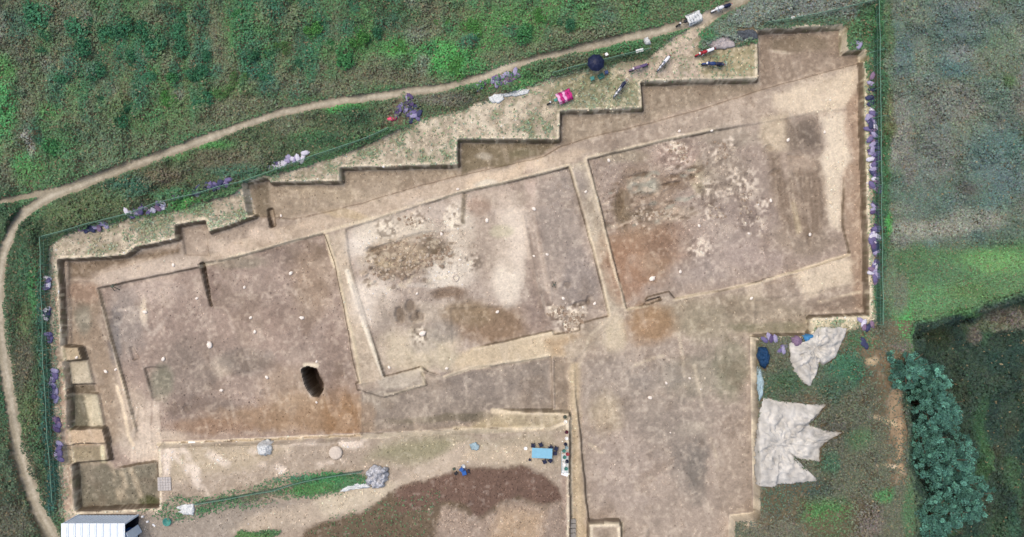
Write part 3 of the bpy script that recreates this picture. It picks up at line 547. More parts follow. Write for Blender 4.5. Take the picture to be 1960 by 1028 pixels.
# the land outside goes on, coarser, to the horizon
def outer():
    xs = [-900, -400, -200, -110, -75, X0, -30, -10, 10, 30, X1, 75, 110, 200, 400, 900]; ys = [-900, -400, -200, -100, -60, Y0, -15, 0, 15, Y1, 60, 100, 200, 400, 900]
    V = []; F = []
    for y in ys:
        for x in xs: V.append((x, y, -0.3 if not (X0 <= x <= X1 and Y0 <= y <= Y1) else -0.3))
    n = len(xs)
    for j in range(len(ys) - 1):
        for i in range(n - 1):
            if xs[i] >= X0 and xs[i + 1] <= X1 and ys[j] >= Y0 and ys[j + 1] <= Y1: continue
            F.append((j * n + i, j * n + i + 1, (j + 1) * n + i + 1, (j + 1) * n + i))
    m = mat('far_field', (92, 98, 66), 0.95, 0.35, 0.15, 0.3)
    set_props(link('surrounding_land', new_mesh('surrounding_land', np.array(V, float), np.array(F), m)), 'green fields beyond the picture', None, None, 'structure')
    g = Geo(); e = 0.0   # earth sides closing the step to the fine sheet
    for (p, q) in (((X0, Y0), (X1, Y0)), ((X1, Y0), (X1, Y1)), ((X1, Y1), (X0, Y1)), ((X0, Y1), (X0, Y0))):
        g._add([(p[0], p[1], -8), (q[0], q[1], -8), (q[0], q[1], -0.3), (p[0], p[1], -0.3)], [(0, 1, 2, 3)])
    set_props(g.obj('earth_edge', m), 'earth side of the field', None, None, 'structure')
outer()
SHEETS = [[(1462,760),(1500,768),(1548,774),(1582,773),(1566,794),(1546,812),(1575,822),(1612,828),(1585,843),(1569,857),(1568,884),(1540,882),(1512,872),(1535,900),(1568,921),(1530,924),(1486,928),(1484,933),(1452,931),(1449,860),(1453,790)],
[(1566,626),(1600,626),(1622,628),(1612,652),(1598,684),(1574,700),(1568,694),(1560,720),(1551,739),(1536,733),(1516,712),(1510,692),(1512,676),(1508,652),(1520,660),(1540,654),(1554,640)],
[(1356,82),(1372,72),(1392,70),(1404,78),(1408,88),(1388,95),(1366,94),(1350,88)],
[(1410,60),(1440,56),(1452,66),(1450,76),(1428,80),(1412,76)],
[(934,186),(946,180),(964,180),(966,190),(956,198),(940,196)],
[(962,180),(984,174),(1000,169),(1016,172),(1008,180),(990,184),(966,186)],
[(700,908),(708,896),(722,890),(738,894),(745,906),(742,920),(734,932),(716,934),(704,928)],
[(648,942),(664,930),(684,924),(700,924),(712,932),(700,934),(680,936),(664,940)],
[(337,970),(352,965),(371,964),(374,974),(372,986),(356,985),(341,980),(348,976)],
[(492,850),(502,846),(516,848),(522,856),(520,868),(508,873),(494,868)],
[(1450,664),(1466,664),(1472,678),(1470,694),(1464,706),(1454,700),(1448,682)],
[(1450,700),(1458,704),(1463,730),(1461,756),(1453,770),(1449,740)],
[(1536,642),(1548,640),(1560,642),(1550,650),(1540,654)],
[(1512,646),(1526,642),(1535,648),(1534,660),(1522,664),(1514,656)],
[(739,228),(750,223),(762,224),(758,230),(744,234)],
[(1232,74),(1240,70),(1244,80),(1246,86),(1236,88),(1231,82)],
[(898,850),(910,846),(918,854),(914,862),(902,861)]]
# ------------------------------------------------------------------ vegetation: colours and density
VC = np.zeros(Z.shape + (3,)); VC[:] = lin((74, 112, 62)); T = VC
def vp(poly, c, soft=14, a=1.0, rag=8): pp(poly, c, soft, a, rag, T=VC)
def ve(cx, cy, rx, ry, c, a=1.0, rot=0.0, soft=0.5): pe(cx, cy, rx, ry, c, soft, a, rot, T=VC)
BG = (48, 104, 76); BR = (106, 110, 76); GR = (76, 128, 56); DG = (54, 88, 54); OL = (92, 112, 60); GY_ = (118, 122, 98)
vp([(-300,-300),(60,-300),(70,60),(40,360),(-300,420)], (92, 104, 72)); vp([(-40,90),(20,110),(38,200),(30,300),(-30,330)], (66, 144, 66), 12)
for q in [(10,60,12,30,GY_,.8),(55,230,12,50,BR,.8),(62,270,8,40,(160,150,134),.6),(20,300,20,40,BR,.8),(45,310,22,20,(64,140,62),.9),(10,400,30,40,DG,.9),(40,50,24,30,BG,.6),
          (130,30,60,40,(110,106,86),.6),(110,110,50,40,BR,.7),(90,180,40,30,BR,.6),(150,190,14,40,GR,.8),(60,330,30,24,GR,.7),(200,300,60,30,(100,116,80),.6),(215,250,50,30,(96,108,80),.5),(230,150,30,60,BR,.4),
          (300,20,40,26,BR,.8),(210,20,20,30,BR,.8),(330,110,16,40,BR,.5),(400,60,26,50,BR,.7),(420,90,20,40,BR,.7),(380,50,40,14,BR,.6),(440,150,30,40,BR,.6),(160,220,14,40,BR,.6),(150,180,20,50,BR,.5),(290,270,40,18,BR,.6),(350,240,60,14,BR,.7),(430,220,50,18,BR,.8),
          (230,190,40,60,OL,.6),(350,190,40,50,OL,.7),(460,180,30,30,OL,.8),(300,230,60,30,(84,120,60),.6),(480,200,80,14,BR,.8),(560,160,70,24,BR,.8),(600,90,40,30,BR,.5),(520,30,50,30,BR,.5),(560,60,30,50,BR,.45),(640,170,60,14,BR,.8),(700,130,60,30,BR,.7),(760,150,90,16,BR,.9),(830,30,30,40,BR,.7),(790,60,60,24,BR,.5),(880,80,24,50,BR,.6),(900,30,26,30,BR,.5),(1150,30,50,30,BR,.7),(1100,70,80,10,BR,.8),(1020,90,60,10,BR,.7),
          (620,70,50,40,GR,.8),(690,90,40,30,GR,.7),(760,90,30,20,(70,150,50),.8),(860,110,60,34,(60,146,56),.9),(840,110,40,30,(64,150,54),.7),(930,60,50,44,GR,.9),(1000,50,60,34,GR,.8),(1060,20,70,24,GR,.8),(1120,30,30,24,GR,.6),(1240,20,70,16,(92,118,70),.8),(540,90,30,30,OL,.6),(700,30,60,24,DG,.7),(740,50,60,40,DG,.5),(960,110,40,12,BR,.6),(470,60,40,40,GR,.5),(650,60,30,20,BG,.6),(500,110,30,40,BG,.5),(520,170,24,20,BG,.5)]:
    ve(q[0], q[1], q[2], q[3], q[4], q[5])
for k in range(150):   # mottled weeds and dry stems of the upper field
    x = random.uniform(-60, 1300); y = random.uniform(-80, 330 - 0.24 * max(x, 0)); ve(x, y, random.uniform(8, 26), random.uniform(8, 24), random.choice([BG, BG, DG, GR, GR, BR, OL, GY_, (84, 118, 70), (40, 92, 60), (58, 120, 62)]), random.uniform(.4, .85), random.uniform(0, 180))
for k in range(70):
    x = random.uniform(60, 640); y = random.uniform(-20, 260 - .2 * x); ve(x, y, random.uniform(8, 18), random.uniform(20, 52), random.choice([(48, 108, 74), (52, 112, 66), (60, 116, 58), (44, 98, 66), (100, 110, 72)]), random.uniform(.4, .8), random.uniform(-18, 10))
# verge between path and fence
vp([(60,440),(130,370),(330,300),(560,215),(700,198),(900,170),(1000,140),(1250,82),(1250,110),(1100,135),(960,195),(740,240),(460,350),(240,415),(80,460)], (78, 96, 58), 6)
for q in [(330,300,40,10,GR,.8),(400,280,50,10,(68,140,52),.8),(660,205,40,10,(60,160,50),.9),(680,225,40,24,DG,.9),(590,260,30,16,GR,.7),(480,300,40,24,BR,.6),(560,240,40,20,BR,.7),(250,360,50,20,BG,.7),(200,380,50,20,OL,.6),(140,410,50,20,OL,.6),(320,340,40,18,(110,98,70),.7),(420,310,60,20,(108,98,70),.6),(450,330,50,14,BG,.6),(620,270,60,16,(54,92,54),.8),(760,210,30,16,BR,.6),(850,190,50,12,(118,112,92),.7),(940,160,30,14,(60,120,50),.8),(1010,150,40,12,(62,124,52),.8),(1190,90,50,12,(60,120,60),.8),(1100,115,40,10,(90,94,70),.6),(1000,170,30,8,(70,128,60),.7),(340,375,50,10,(60,120,70),.7)]:
    ve(q[0], q[1], q[2], q[3], q[4], q[5])
# left of the dig
vp([(-60,400),(60,420),(110,470),(105,700),(118,990),(130,1100),(-60,1100)], (66, 92, 56), 10)
for q in [(50,500,16,60,(58,100,62),.8),(70,560,10,50,(60,124,62),.8),(50,620,14,40,OL,.8),(45,700,20,60,(92,88,66),.8),(60,790,20,50,OL,.7),(75,860,16,50,(66,104,60),.7),(20,920,30,60,(70,90,62),.8),(10,1000,60,40,(98,94,74),.7),(10,760,14,40,(50,100,60),.8),(85,640,10,160,(44,96,72),.8),(98,800,12,100,(40,92,76),.9),(105,920,12,60,(36,88,76),.9),(60,900,20,40,(90,86,64),.6),(60,440,30,30,(60,84,50),.7)]:
    ve(q[0], q[1], q[2], q[3], q[4], q[5])
# right field
vp([(1695,-300),(2400,-300),(2400,470),(1960,462),(1840,478),(1700,470)], (98, 110, 90), 16)
for k in range(260):
    x = random.uniform(1700, 2060); y = random.uniform(-60, 460); ve(x, y, random.uniform(8, 44), random.uniform(8, 44), random.choice([(80, 112, 92), (84, 104, 84), (78, 108, 104), (100, 124, 112), (92, 120, 110), (134, 134, 116), (126, 122, 106), (112, 120, 96), (88, 104, 90), (140, 136, 122), (104, 112, 100), (118, 108, 96)]), random.uniform(.3, .7))
for q in [(1830,40,50,60,(92,110,108),.5),(1900,300,50,60,(84,114,110),.6),(1930,350,30,30,(88,110,108),.6),(1770,300,50,60,(116,114,104),.5),(1720,230,20,60,(134,128,114),.6),(1800,200,60,40,(126,120,108),.5),(1920,100,40,50,(96,116,84),.6),(1930,160,16,14,(76,100,50),.8),(1780,440,80,18,(148,142,124),.8),(1860,420,60,20,(140,138,118),.7),(1740,330,14,30,(118,110,100),.6),(1850,360,20,12,(92,84,78),.7)]:
    ve(q[0], q[1], q[2], q[3], q[4], q[5])
vp([(1690,490),(1760,482),(1850,484),(1960,466),(2300,446),(2300,560),(1960,560),(1900,576),(1840,596),(1755,612),(1740,650),(1720,650),(1700,600)], (82, 124, 68), 20)
for q in [(1900,500,70,20,(96,150,70),.8),(1800,520,60,30,(74,112,70),.7),(1740,500,36,30,(70,104,60),.7),(1790,570,40,20,(80,132,72),.6),(1730,610,14,40,(64,144,60),.95),(1850,560,40,16,(84,120,56),.6),(1720,560,16,40,(104,108,86),.8)]: ve(q[0], q[1], q[2], q[3], q[4], q[5])
# fence strip on the right
vp([(1658,60),(1692,0),(1700,620),(1672,620),(1664,400)], (62, 104, 64), 4)
for q in [(1672,30,16,50,(54,108,52),.8),(1700,60,10,60,(84,110,64),.8),(1697,200,8,30,(110,112,66),.7),(1700,250,10,20,(96,100,50),.8),(1695,300,8,60,(50,100,50),.7),(1697,430,8,20,(60,150,50),.8),(1672,600,20,24,(60,104,72),.8),(1700,540,12,60,(100,116,84),.7)]: ve(q[0], q[1], q[2], q[3], q[4], q[5])
# top right corner above the dig
vp([(1345,60),(1440,0),(1500,-60),(1680,-60),(1680,0),(1640,36),(1520,44),(1455,56),(1440,80),(1340,90)], (112, 124, 104), 8)
for q in [(1350,66,24,14,(54,112,60),.9),(1400,55,30,12,(92,116,84),.7),(1560,40,70,8,(88,120,80),.8),(1480,52,30,8,(96,118,80),.8),(1650,30,16,24,(60,104,56),.8),(1560,10,60,14,(110,118,104),.8)]: ve(q[0], q[1], q[2], q[3], q[4], q[5])
# south-east slope
vp([(1440,640),(1700,610),(1745,660),(1760,1100),(1400,1100),(1400,990),(1447,985)], (92, 98, 72), 8)
for q in [(1620,700,40,40,(48,104,70),.9),(1640,650,30,20,(60,108,60),.8),(1590,740,30,24,(60,92,66),.8),(1510,730,40,24,(62,96,60),.8),(1500,780,30,12,(64,96,56),.8),(1600,830,40,30,(88,88,70),.8),(1640,840,30,20,(64,110,60),.6),(1580,880,20,20,(56,104,70),.7),(1540,930,40,20,(60,84,70),.8),(1580,980,50,30,(72,130,52),.8),(1480,960,30,30,(66,100,72),.6),(1480,1010,50,30,(110,108,84),.6),(1690,950,20,14,(60,130,60),.8),(1660,1000,30,40,(120,108,92),.7),(1600,1010,40,24,(80,110,60),.6),(1740,980,12,60,(60,110,60),.7),(1755,900,8,50,(50,100,54),.7),(1540,700,20,30,(90,104,70),.6),(1470,760,14,40,(66,96,64),.7)]: ve(q[0], q[1], q[2], q[3], q[4], q[5])
# ravine
kk = sstep(-0.2, 0.4, dr); blend(VC, sl_all, kk, (50, 72, 54))  # dark growth, with the shade of the low ground put into its colour
for k in range(160):
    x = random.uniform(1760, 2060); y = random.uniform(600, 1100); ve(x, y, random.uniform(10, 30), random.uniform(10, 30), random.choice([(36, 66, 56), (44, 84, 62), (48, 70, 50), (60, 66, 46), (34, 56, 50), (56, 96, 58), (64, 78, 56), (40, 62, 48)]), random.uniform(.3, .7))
for q in [(1920,610,50,22,(116,108,88),.8),(1880,625,40,10,(110,120,80),.5),(1860,640,10,16,(116,104,88),.7),(1840,600,30,8,(64,110,50),.7),(1870,800,14,50,(50,92,50),.6),(1880,880,12,50,(60,104,50),.6),(1790,640,30,20,(52,64,34),.7),(1930,900,20,30,(60,96,56),.7)]: ve(q[0], q[1], q[2], q[3], q[4], q[5])
# grass on the platform and the apron
vp([(290,985),(330,950),(420,945),(480,930),(560,905),(640,898),(690,908),(700,925),(640,948),(560,955),(440,975),(330,1000)], (70, 118, 66), 5)
for q in [(620,915,40,12,(60,136,66),.9),(590,935,50,12,(72,128,50),.7),(500,950,60,10,(110,112,76),.7),(540,910,50,10,(60,120,90),.6),(720,895,10,24,(74,104,80),.8)]: ve(q[0], q[1], q[2], q[3], q[4], q[5])
ve(1080,150,60,14,(90,124,72),.9); ve(1020,165,40,12,(72,130,60),.9); ve(1130,190,90,16,(118,126,90),.7)
ve(360,395,30,14,(70,140,50),.9); ve(480,1024,40,8,(80,120,50),.9); ve(290,960,26,14,(74,100,52),.9); ve(170,470,60,20,(150,150,110),.6); ve(260,455,50,16,(120,140,100),.7); ve(430,430,40,20,(120,142,104),.7)
# density
VD = np.zeros(Z.shape); notpit = (d_pit < -0.15)
VD[REG == region('ground')] = 1.0; VD[dr > 0] = 1.3
VD *= notpit * (1 - sstep(0.15, 0.8, kpath))
se = (PXg > 1400) & (PYg > 612) & (dr < 0) & (PXg < 1765); VD[se] *= (0.16 + 0.75 * sstep(-0.2, 0.3, n4 + 0.5 * n1 + 0.2 * n10))[se]
bare = np.zeros(Z.shape); 
def soft(poly, s=8, rag=6): return sstep(-s, s, sdf(poly, QX, QY) + rag * n1)
bare = soft([(1640,660),(1740,670),(1752,900),(1700,940),(1690,860),(1700,800),(1650,800),(1690,760)]); VD *= 1 - 0.75 * bare * se
sprk = (dap > 0) & notpit & (REG == region('bare_ground_around_dig'))
VD[sprk] = (0.03 + 0.25 * sstep(-.1, -.5, n1 + .5 * n4 + .3 * n10))[sprk]
def setd(poly, a, s=5): 
    global VD
    k = soft(poly, s) * notpit; VD = VD * (1 - k) + a * k
setd([(1070,135),(1240,108),(1300,75),(1345,55),(1335,110),(1440,120),(1440,148),(1240,155),(1225,205),(1078,208),(1000,160)], 0.05)
setd([(940,190),(1060,150),(1160,125),(1250,100),(1290,80),(1260,78),(1000,130),(940,160)], 0.9)
setd([(1060,195),(1080,170),(1220,190),(1222,205),(1078,210)], 0.16)
setd([(1655,60),(1692,-30),(1700,620),(1674,622),(1664,400)], 0.8); setd([(1342,58),(1400,40),(1420,66),(1360,92)], 0.9); setd([(1455,54),(1460,40),(1660,14),(1650,50),(1610,44)], 0.7)
setd([(290,985),(330,950),(420,945),(480,930),(560,905),(640,898),(690,908),(700,925),(640,948),(560,955),(440,975),(330,1000)], 0.10); setd([(560,915),(640,902),(690,910),(698,922),(640,940),(570,948)], 0.7); setd([(330,985),(420,958),(560,935),(560,942),(430,968),(330,992)], .3, 3); setd([(450,1015),(540,1016),(500,1040),(440,1040)], 0.8, 3)
setd([(330,385),(395,378),(390,405),(335,410)], 0.9); setd([(270,945),(300,930),(300,972),(262,975)], 0.5, 3); setd([(395,415),(470,400),(475,425),(400,440)], 0.28)
setd([(240,440),(330,420),(335,448),(250,470)], 0.25); setd([(76,455),(230,415),(300,398),(460,350),(600,308),(740,250),(700,250),(440,340),(220,405),(60,440)], 0.9)
setd([(84,470),(100,480),(110,700),(122,985),(100,985),(84,700)], 0.9); setd([(700,250),(860,205),(990,170),(960,190),(800,235)], 0.35)
setd([(560,1040),(640,985),(780,950),(860,930),(840,960),(800,1060)], 0.02); VD *= np.where(kpath > 0.6, 0, 1)
VD = np.clip(VD, 0, 1.4)
# canopy height
CH = 0.12 + 0.75 * sstep(-0.1, 0.55, fbm(GX, GY, 1.9, 500, 3)) + 0.25 * sstep(0, .5, fbm(GX, GY, 0.8, 520, 2))
CH *= np.where(PXg > 1692, 0.75, 1.0) * np.where(sprk, 0.25, 1.0) * np.where((dpl > -3), 0.45, 1.0); CH = np.where(dr > 0, CH * 1.7, CH)
CH *= np.where((PXg > 1690) & (PYg > 465) & (dr < 0), 0.35, 1)
CH *= sstep(0.0, 1.6, -d_pit) * 0.85 + 0.15; CH *= 1 - 0.8 * sstep(0, 1, kpath)
for q in SHEETS: setd(q, 0.0, 2)
for q in [[(938,168),(940,150),(995,134),(1000,150),(950,172)],[(905,178),(930,156),(934,170),(912,182)],[(732,236),(750,208),(776,180),(800,200),(818,236),(770,240)],[(236,418),(320,380),(326,398),(246,426)],[(364,380),(440,336),(450,354),(372,386)],[(510,324),(592,288),(596,304),(520,328)],[(1658,135),(1680,135),(1684,540),(1662,540)],[(84,525),(98,525),(104,660),(112,770),(124,880),(104,880),(96,700)],[(142,446),(210,420),(214,434),(150,450)]]: setd(q, .22, 2)
VC[sprk] = VC[sprk] * .5 + lin((150, 156, 118)) * .5
lum_ = (VC * [.25, .6, .15]).sum(2, keepdims=True); VC = (VC * .78 + lum_ * .22) * np.array([.95, .98, 1.08]); rf = sstep(1688, 1700, PXg) * sstep(500, 455, PYg); VC *= (1 - rf[..., None] * (1 - np.array([.84, .90, .82])))
leaf_m = attr_mat('leaves', 'tint', 0.10, 4.0, 0.0, rough=0.7, spec=0.15)
def leaf_mesh(name, P, n_up, size, cols, aspect=0.55, r=rng):
    n = len(P); a = r.normal(size=(n, 3)); a[:, 2] = a[:, 2] * 0.5; N = a * (1 - n_up) + np.array([0, 0, 1.0]) * n_up * 1.6; N /= np.linalg.norm(N, axis=1, keepdims=True)
    t = r.normal(size=(n, 3)); U = np.cross(N, t); U /= np.linalg.norm(U, axis=1, keepdims=True) + 1e-9; Vv = np.cross(N, U)
    s = size[:, None]; q = np.stack([P - U * s, P + Vv * s * aspect - U * s * .1, P + U * s, P - Vv * s * aspect - U * s * .1], 1)
    q[:, 2] += N * s * 0.15; q[:, 0] -= N * s * .1
    return new_mesh(name, q.reshape(-1, 3), np.arange(4 * n).reshape(n, 4), leaf_m, False, np.repeat(cols, 4, axis=0))
LG = 1.42
def vegetate(name, mask, n, label, size=(0.06, 0.14), up=0.55, lv=.16, deadp=.05):
    w = (VD * mask).ravel(); cs = np.cumsum(w); 
    if cs[-1] <= 0: return
    idx = np.searchsorted(cs, rng.random(n) * cs[-1]); idx = np.clip(idx, 0, w.size - 1); j, i = np.divmod(idx, NX)
    x = gx[i] + rng.uniform(-C / 2, C / 2, n); y = gy[j] + rng.uniform(-C / 2, C / 2, n); h = CH[j, i]
    f = rng.random(n) ** 0.45; z = Z[j, i] + h * f + 0.02
    c = VC[j, i]; lum = rng.lognormal(0, lv, n)[:, None] ; hue = 1 + rng.normal(0, 0.07, (n, 3)); dead = rng.random(n) < deadp
    c = c * lum * hue * LG; c[dead] = lin((150, 138, 108)) * lum[dead] * .8; c = np.clip(c, 0.005, 0.8)
    s = rng.uniform(size[0], size[1], n)
    me = leaf_mesh(name, np.stack([x, y, z], 1), up, s, c); set_props(link(name, me), label, None, None, 'stuff')
frame = (np.abs(GX) < 48.5) & (np.abs(GY) < 27)
left_of = PXg < 112
northfield = (PYg < 460) & (PXg < 1692) & (dpath > 0)
below = (sdf([(130,362),(330,290),(540,215),(750,181),(960,136),(1180,78),(1330,42),(1480,-40),(-400,-400),(-400,400)], PXg, PYg) > 0)
vegetate('field_undergrowth', frame & below, 150000, 'green and brown weeds covering the field above the path')
vegetate('verge_weeds', frame & ~below & (PXg < 1692) & (PYg < 640) & ~((PXg < 130) & (PYg > 460)), 62000, 'weeds between the dirt path and the fence', size=(.06, .15))
vegetate('left_verge_weeds', frame & ~below & (PXg < 130) & (PYg > 400), 42000, 'weeds either side of the left-hand path')
vegetate('dry_scrub', frame & (PXg >= 1692) & (PYg < 470), 110000, 'grey green dry scrub in the right-hand field', size=(.06, .14), lv=.17, deadp=.02, up=.62)
vegetate('bright_grass', frame & (PXg >= 1692) & (PYg >= 470) & (dr <= 0), 36000, 'bright green grass above the ravine edge', size=(.05, .13))
vegetate('slope_weeds', frame & se & (PXg < 1692) | (se & (PYg > 640) & frame), 62000, 'patchy weeds on the slope beside the white tarpaulins', size=(.05, .13))
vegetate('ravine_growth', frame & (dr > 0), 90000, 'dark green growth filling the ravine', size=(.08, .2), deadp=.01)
vegetate('platform_grass', frame & (dpl > -2) & (PYg > 850), 8000, 'strip of green grass on the soil platform', size=(.05, .12))
for nm, mk in [('outer_weeds', ~frame & (VD > 0))]: vegetate(nm, mk, 36000, 'weeds beyond the picture edge', size=(.14, .3))

# ------------------------------------------------------------------ shrubs in the upper field
def shrub_mesh(seed, n=520, flat=0.7):
    r = np.random.default_rng(seed); k = r.integers(5, 8); cs = r.normal(size=(k, 3)) * [.42, .42, .12] + [0, 0, .45]; rad = r.uniform(.28, .5, k)
    w = r.integers(0, k, n); d = r.normal(size=(n, 3)); d /= np.linalg.norm(d, axis=1, keepdims=True); d[:, 2] = np.abs(d[:, 2]) * 1.0 - .15
    P = cs[w] + d * rad[w][:, None] * r.uniform(.7, 1.05, (n, 1)) * [1, 1, flat]; P[:, 2] = np.maximum(P[:, 2], .04)
    base = np.array(lin([(62, 112, 80), (64, 114, 70), (72, 120, 62), (58, 104, 74), (80, 114, 66)][seed % 5])); c = base * r.lognormal(0, .2, (n, 1)) * (1 + r.normal(0, .06, (n, 3))) * 1.25
    return leaf_mesh('shrub', P, 0.3, r.uniform(.05, .11, n), np.clip(c, .005, .8), r=r)
sm = [shrub_mesh(s) for s in range(5)]
stem_m = mat('stem', (96, 78, 58))
def stem_mesh():
    g = Geo()
    for k in range(6):
        a = k * 1.05; g.tube([(0, 0, -.05), (math.cos(a) * .12, math.sin(a) * .12, .25), (math.cos(a) * .35, math.sin(a) * .35, .5)], [.025, .018, .008], 5)
    return g.mesh('stem', stem_m)
stm = stem_mesh()
KIND = ['dense blue green shrub', 'round green shrub', 'bright green shrub', 'dark teal shrub', 'yellowish green shrub']
SH = [(75,30,0),(95,68,3),(150,52,0),(168,92,0),(192,140,0),(240,56,0),(252,104,3),(290,150,0),(305,90,0),(330,150,1),(352,92,0),(398,108,0),(388,196,0),(360,36,0),(246,212,3),(235,232,0),(60,20,3),(80,100,0),(212,66,0),(200,190,3),(260,170,0),(320,190,2),(370,150,3),(390,140,0),(455,30,1),(480,60,0),(505,145,0),(490,110,3),(515,60,1),(600,60,2),(635,85,1),(570,120,3),(560,30,2),(690,82,2),(665,110,1),(765,92,2),(720,60,3),(850,38,2),(880,120,2),(910,55,2),(965,40,2),(1000,70,1),(1030,30,2),(1090,45,3),(1120,12,1),(345,60,0),(280,60,0),(120,150,0),(180,40,3),(105,280,1),(460,150,4),(540,95,4),(430,175,4)]
ORD = 'first second third fourth fifth sixth seventh eighth ninth tenth eleventh twelfth thirteenth fourteenth fifteenth sixteenth seventeenth eighteenth nineteenth twentieth'.split()
def shrub_label(i):
    same = sorted([j for j in range(len(SH)) if SH[j][2] == SH[i][2]], key=lambda j: SH[j][0]); r_ = same.index(i); n = len(same)
    w = ORD[r_] + ' from the left' if r_ < n / 2 else ORD[n - 1 - r_] + ' from the right'
    return KIND[SH[i][2]] + ', ' + w + ' of its colour above the path'
WHERE = {0: 'in the field at the upper left', 1: 'in the field above the bend of the path', 2: 'in the upper field near the middle', 3: 'in the upper field above the motorcycles'}
for i, (x, y, k) in enumerate(SH):
    X, Y, zz = on(x, y); s = random.choice((.7, .9, 1.1, 1.3)) * random.uniform(.85, 1.15); o = thing('shrub', shrub_label(i), 'shrub', (X, Y, zz), random.uniform(0, 6.28), 'shrubs growing in the upper field')
    o.scale = (s * random.uniform(.75, 1.3), s * random.uniform(.8, 1.25), min(s, 1.3) * random.uniform(.6, 1.0)); link('foliage', sm[k], o); link('stem', stm, o)

# ------------------------------------------------------------------ trees rising out of the ravine
bark = mat('bark', (92, 78, 62), 0.9, .3, 8, .4)
def tree(px, py, rpx, rpy, ztop, label, seed, n=9000):
    r = np.random.default_rng(seed); zc = ztop - 1.2; cx, cy = at(px, py, zc); zb = float(gz(cx, cy)); rx = 1.16 * rpx * S; ry = 1.16 * rpy * S; n = int(n * 1.5); rz = max(1.9, (ztop - zb) * .5)
    o = thing('tree', label, 'tree', (cx, cy, zb), 0, 'blue green trees standing in the ravine'); hc = ztop - zb - rz
    g = Geo(); g.tube([(0, 0, -.3), (.1, 0, hc * .4), (0, .1, hc * .8), (0, 0, hc + rz * .5)], [.26, .2, .14, .05], 9)
    for k in range(9):
        a = k * 2.4; q = .5 + .4 * r.random(); z0 = hc * (.35 + .5 * k / 9); g.tube([(0, .05, z0), (math.cos(a) * rx * q * .5, math.sin(a) * ry * q * .5, z0 + rz * .35), (math.cos(a) * rx * q, math.sin(a) * ry * q, z0 + rz * .7)], [.1, .06, .02], 6)
    g.obj('trunk', bark, o, True)
    nc = int(120 * max(1, rx * ry / 4)); d = r.normal(size=(nc, 3)); d /= np.linalg.norm(d, axis=1, keepdims=True); d[:, 2] = np.abs(d[:, 2]) * 1.15 - .3
    lob = 1 + 0.16 * np.sin(3 * np.arctan2(d[:, 1], d[:, 0]) + seed) + 0.1 * np.sin(5 * np.arctan2(d[:, 1], d[:, 0]) + 2 * seed)
    cc = d * (r.random((nc, 1)) ** .35) * lob[:, None] * [rx * .9, ry * .9, rz] + [0, 0, hc]; cr = r.uniform(.14, .34, nc); tint = r.lognormal(0, .3, nc)
    w = r.integers(0, nc, n); e = r.normal(size=(n, 3)); e /= np.linalg.norm(e, axis=1, keepdims=True)
    P = cc[w] + e * cr[w][:, None] * r.uniform(.5, 1.15, (n, 1)) * [1, 1, .7]
    base = lin((72, 112, 98)); c = base * tint[w][:, None] * r.lognormal(0, .16, (n, 1)) * (1 + r.normal(0, .05, (n, 3))) * 1.3
    link('crown', leaf_mesh('crown', P, .45, r.uniform(.05, .11, n), np.clip(c, .005, .8), .45, r), o)
tree(1741, 707, 34, 38, 1.6, 'small blue green tree at the upper end of the row, beside the bare slope', 1, 6500)
tree(1792, 728, 36, 36, 0.6, 'blue green tree second from the top of the ravine row', 2, 6500)
tree(1806, 788, 52, 54, 1.5, 'broad blue green tree midway along the ravine row', 3, 9000)
tree(1782, 848, 34, 34, 0.2, 'lower blue green tree tucked between the two broad ones', 4, 5500)
tree(1832, 896, 60, 56, 1.9, 'broad dark teal tree, third largest crown down the ravine row', 5, 10000)
tree(1866, 962, 50, 50, 1.0, 'teal tree on the outer side of the lower end of the ravine row', 6, 8000)
tree(1808, 1000, 54, 54, 0.9, 'teal tree cut by the bottom edge of the picture, in the ravine', 7, 8000)
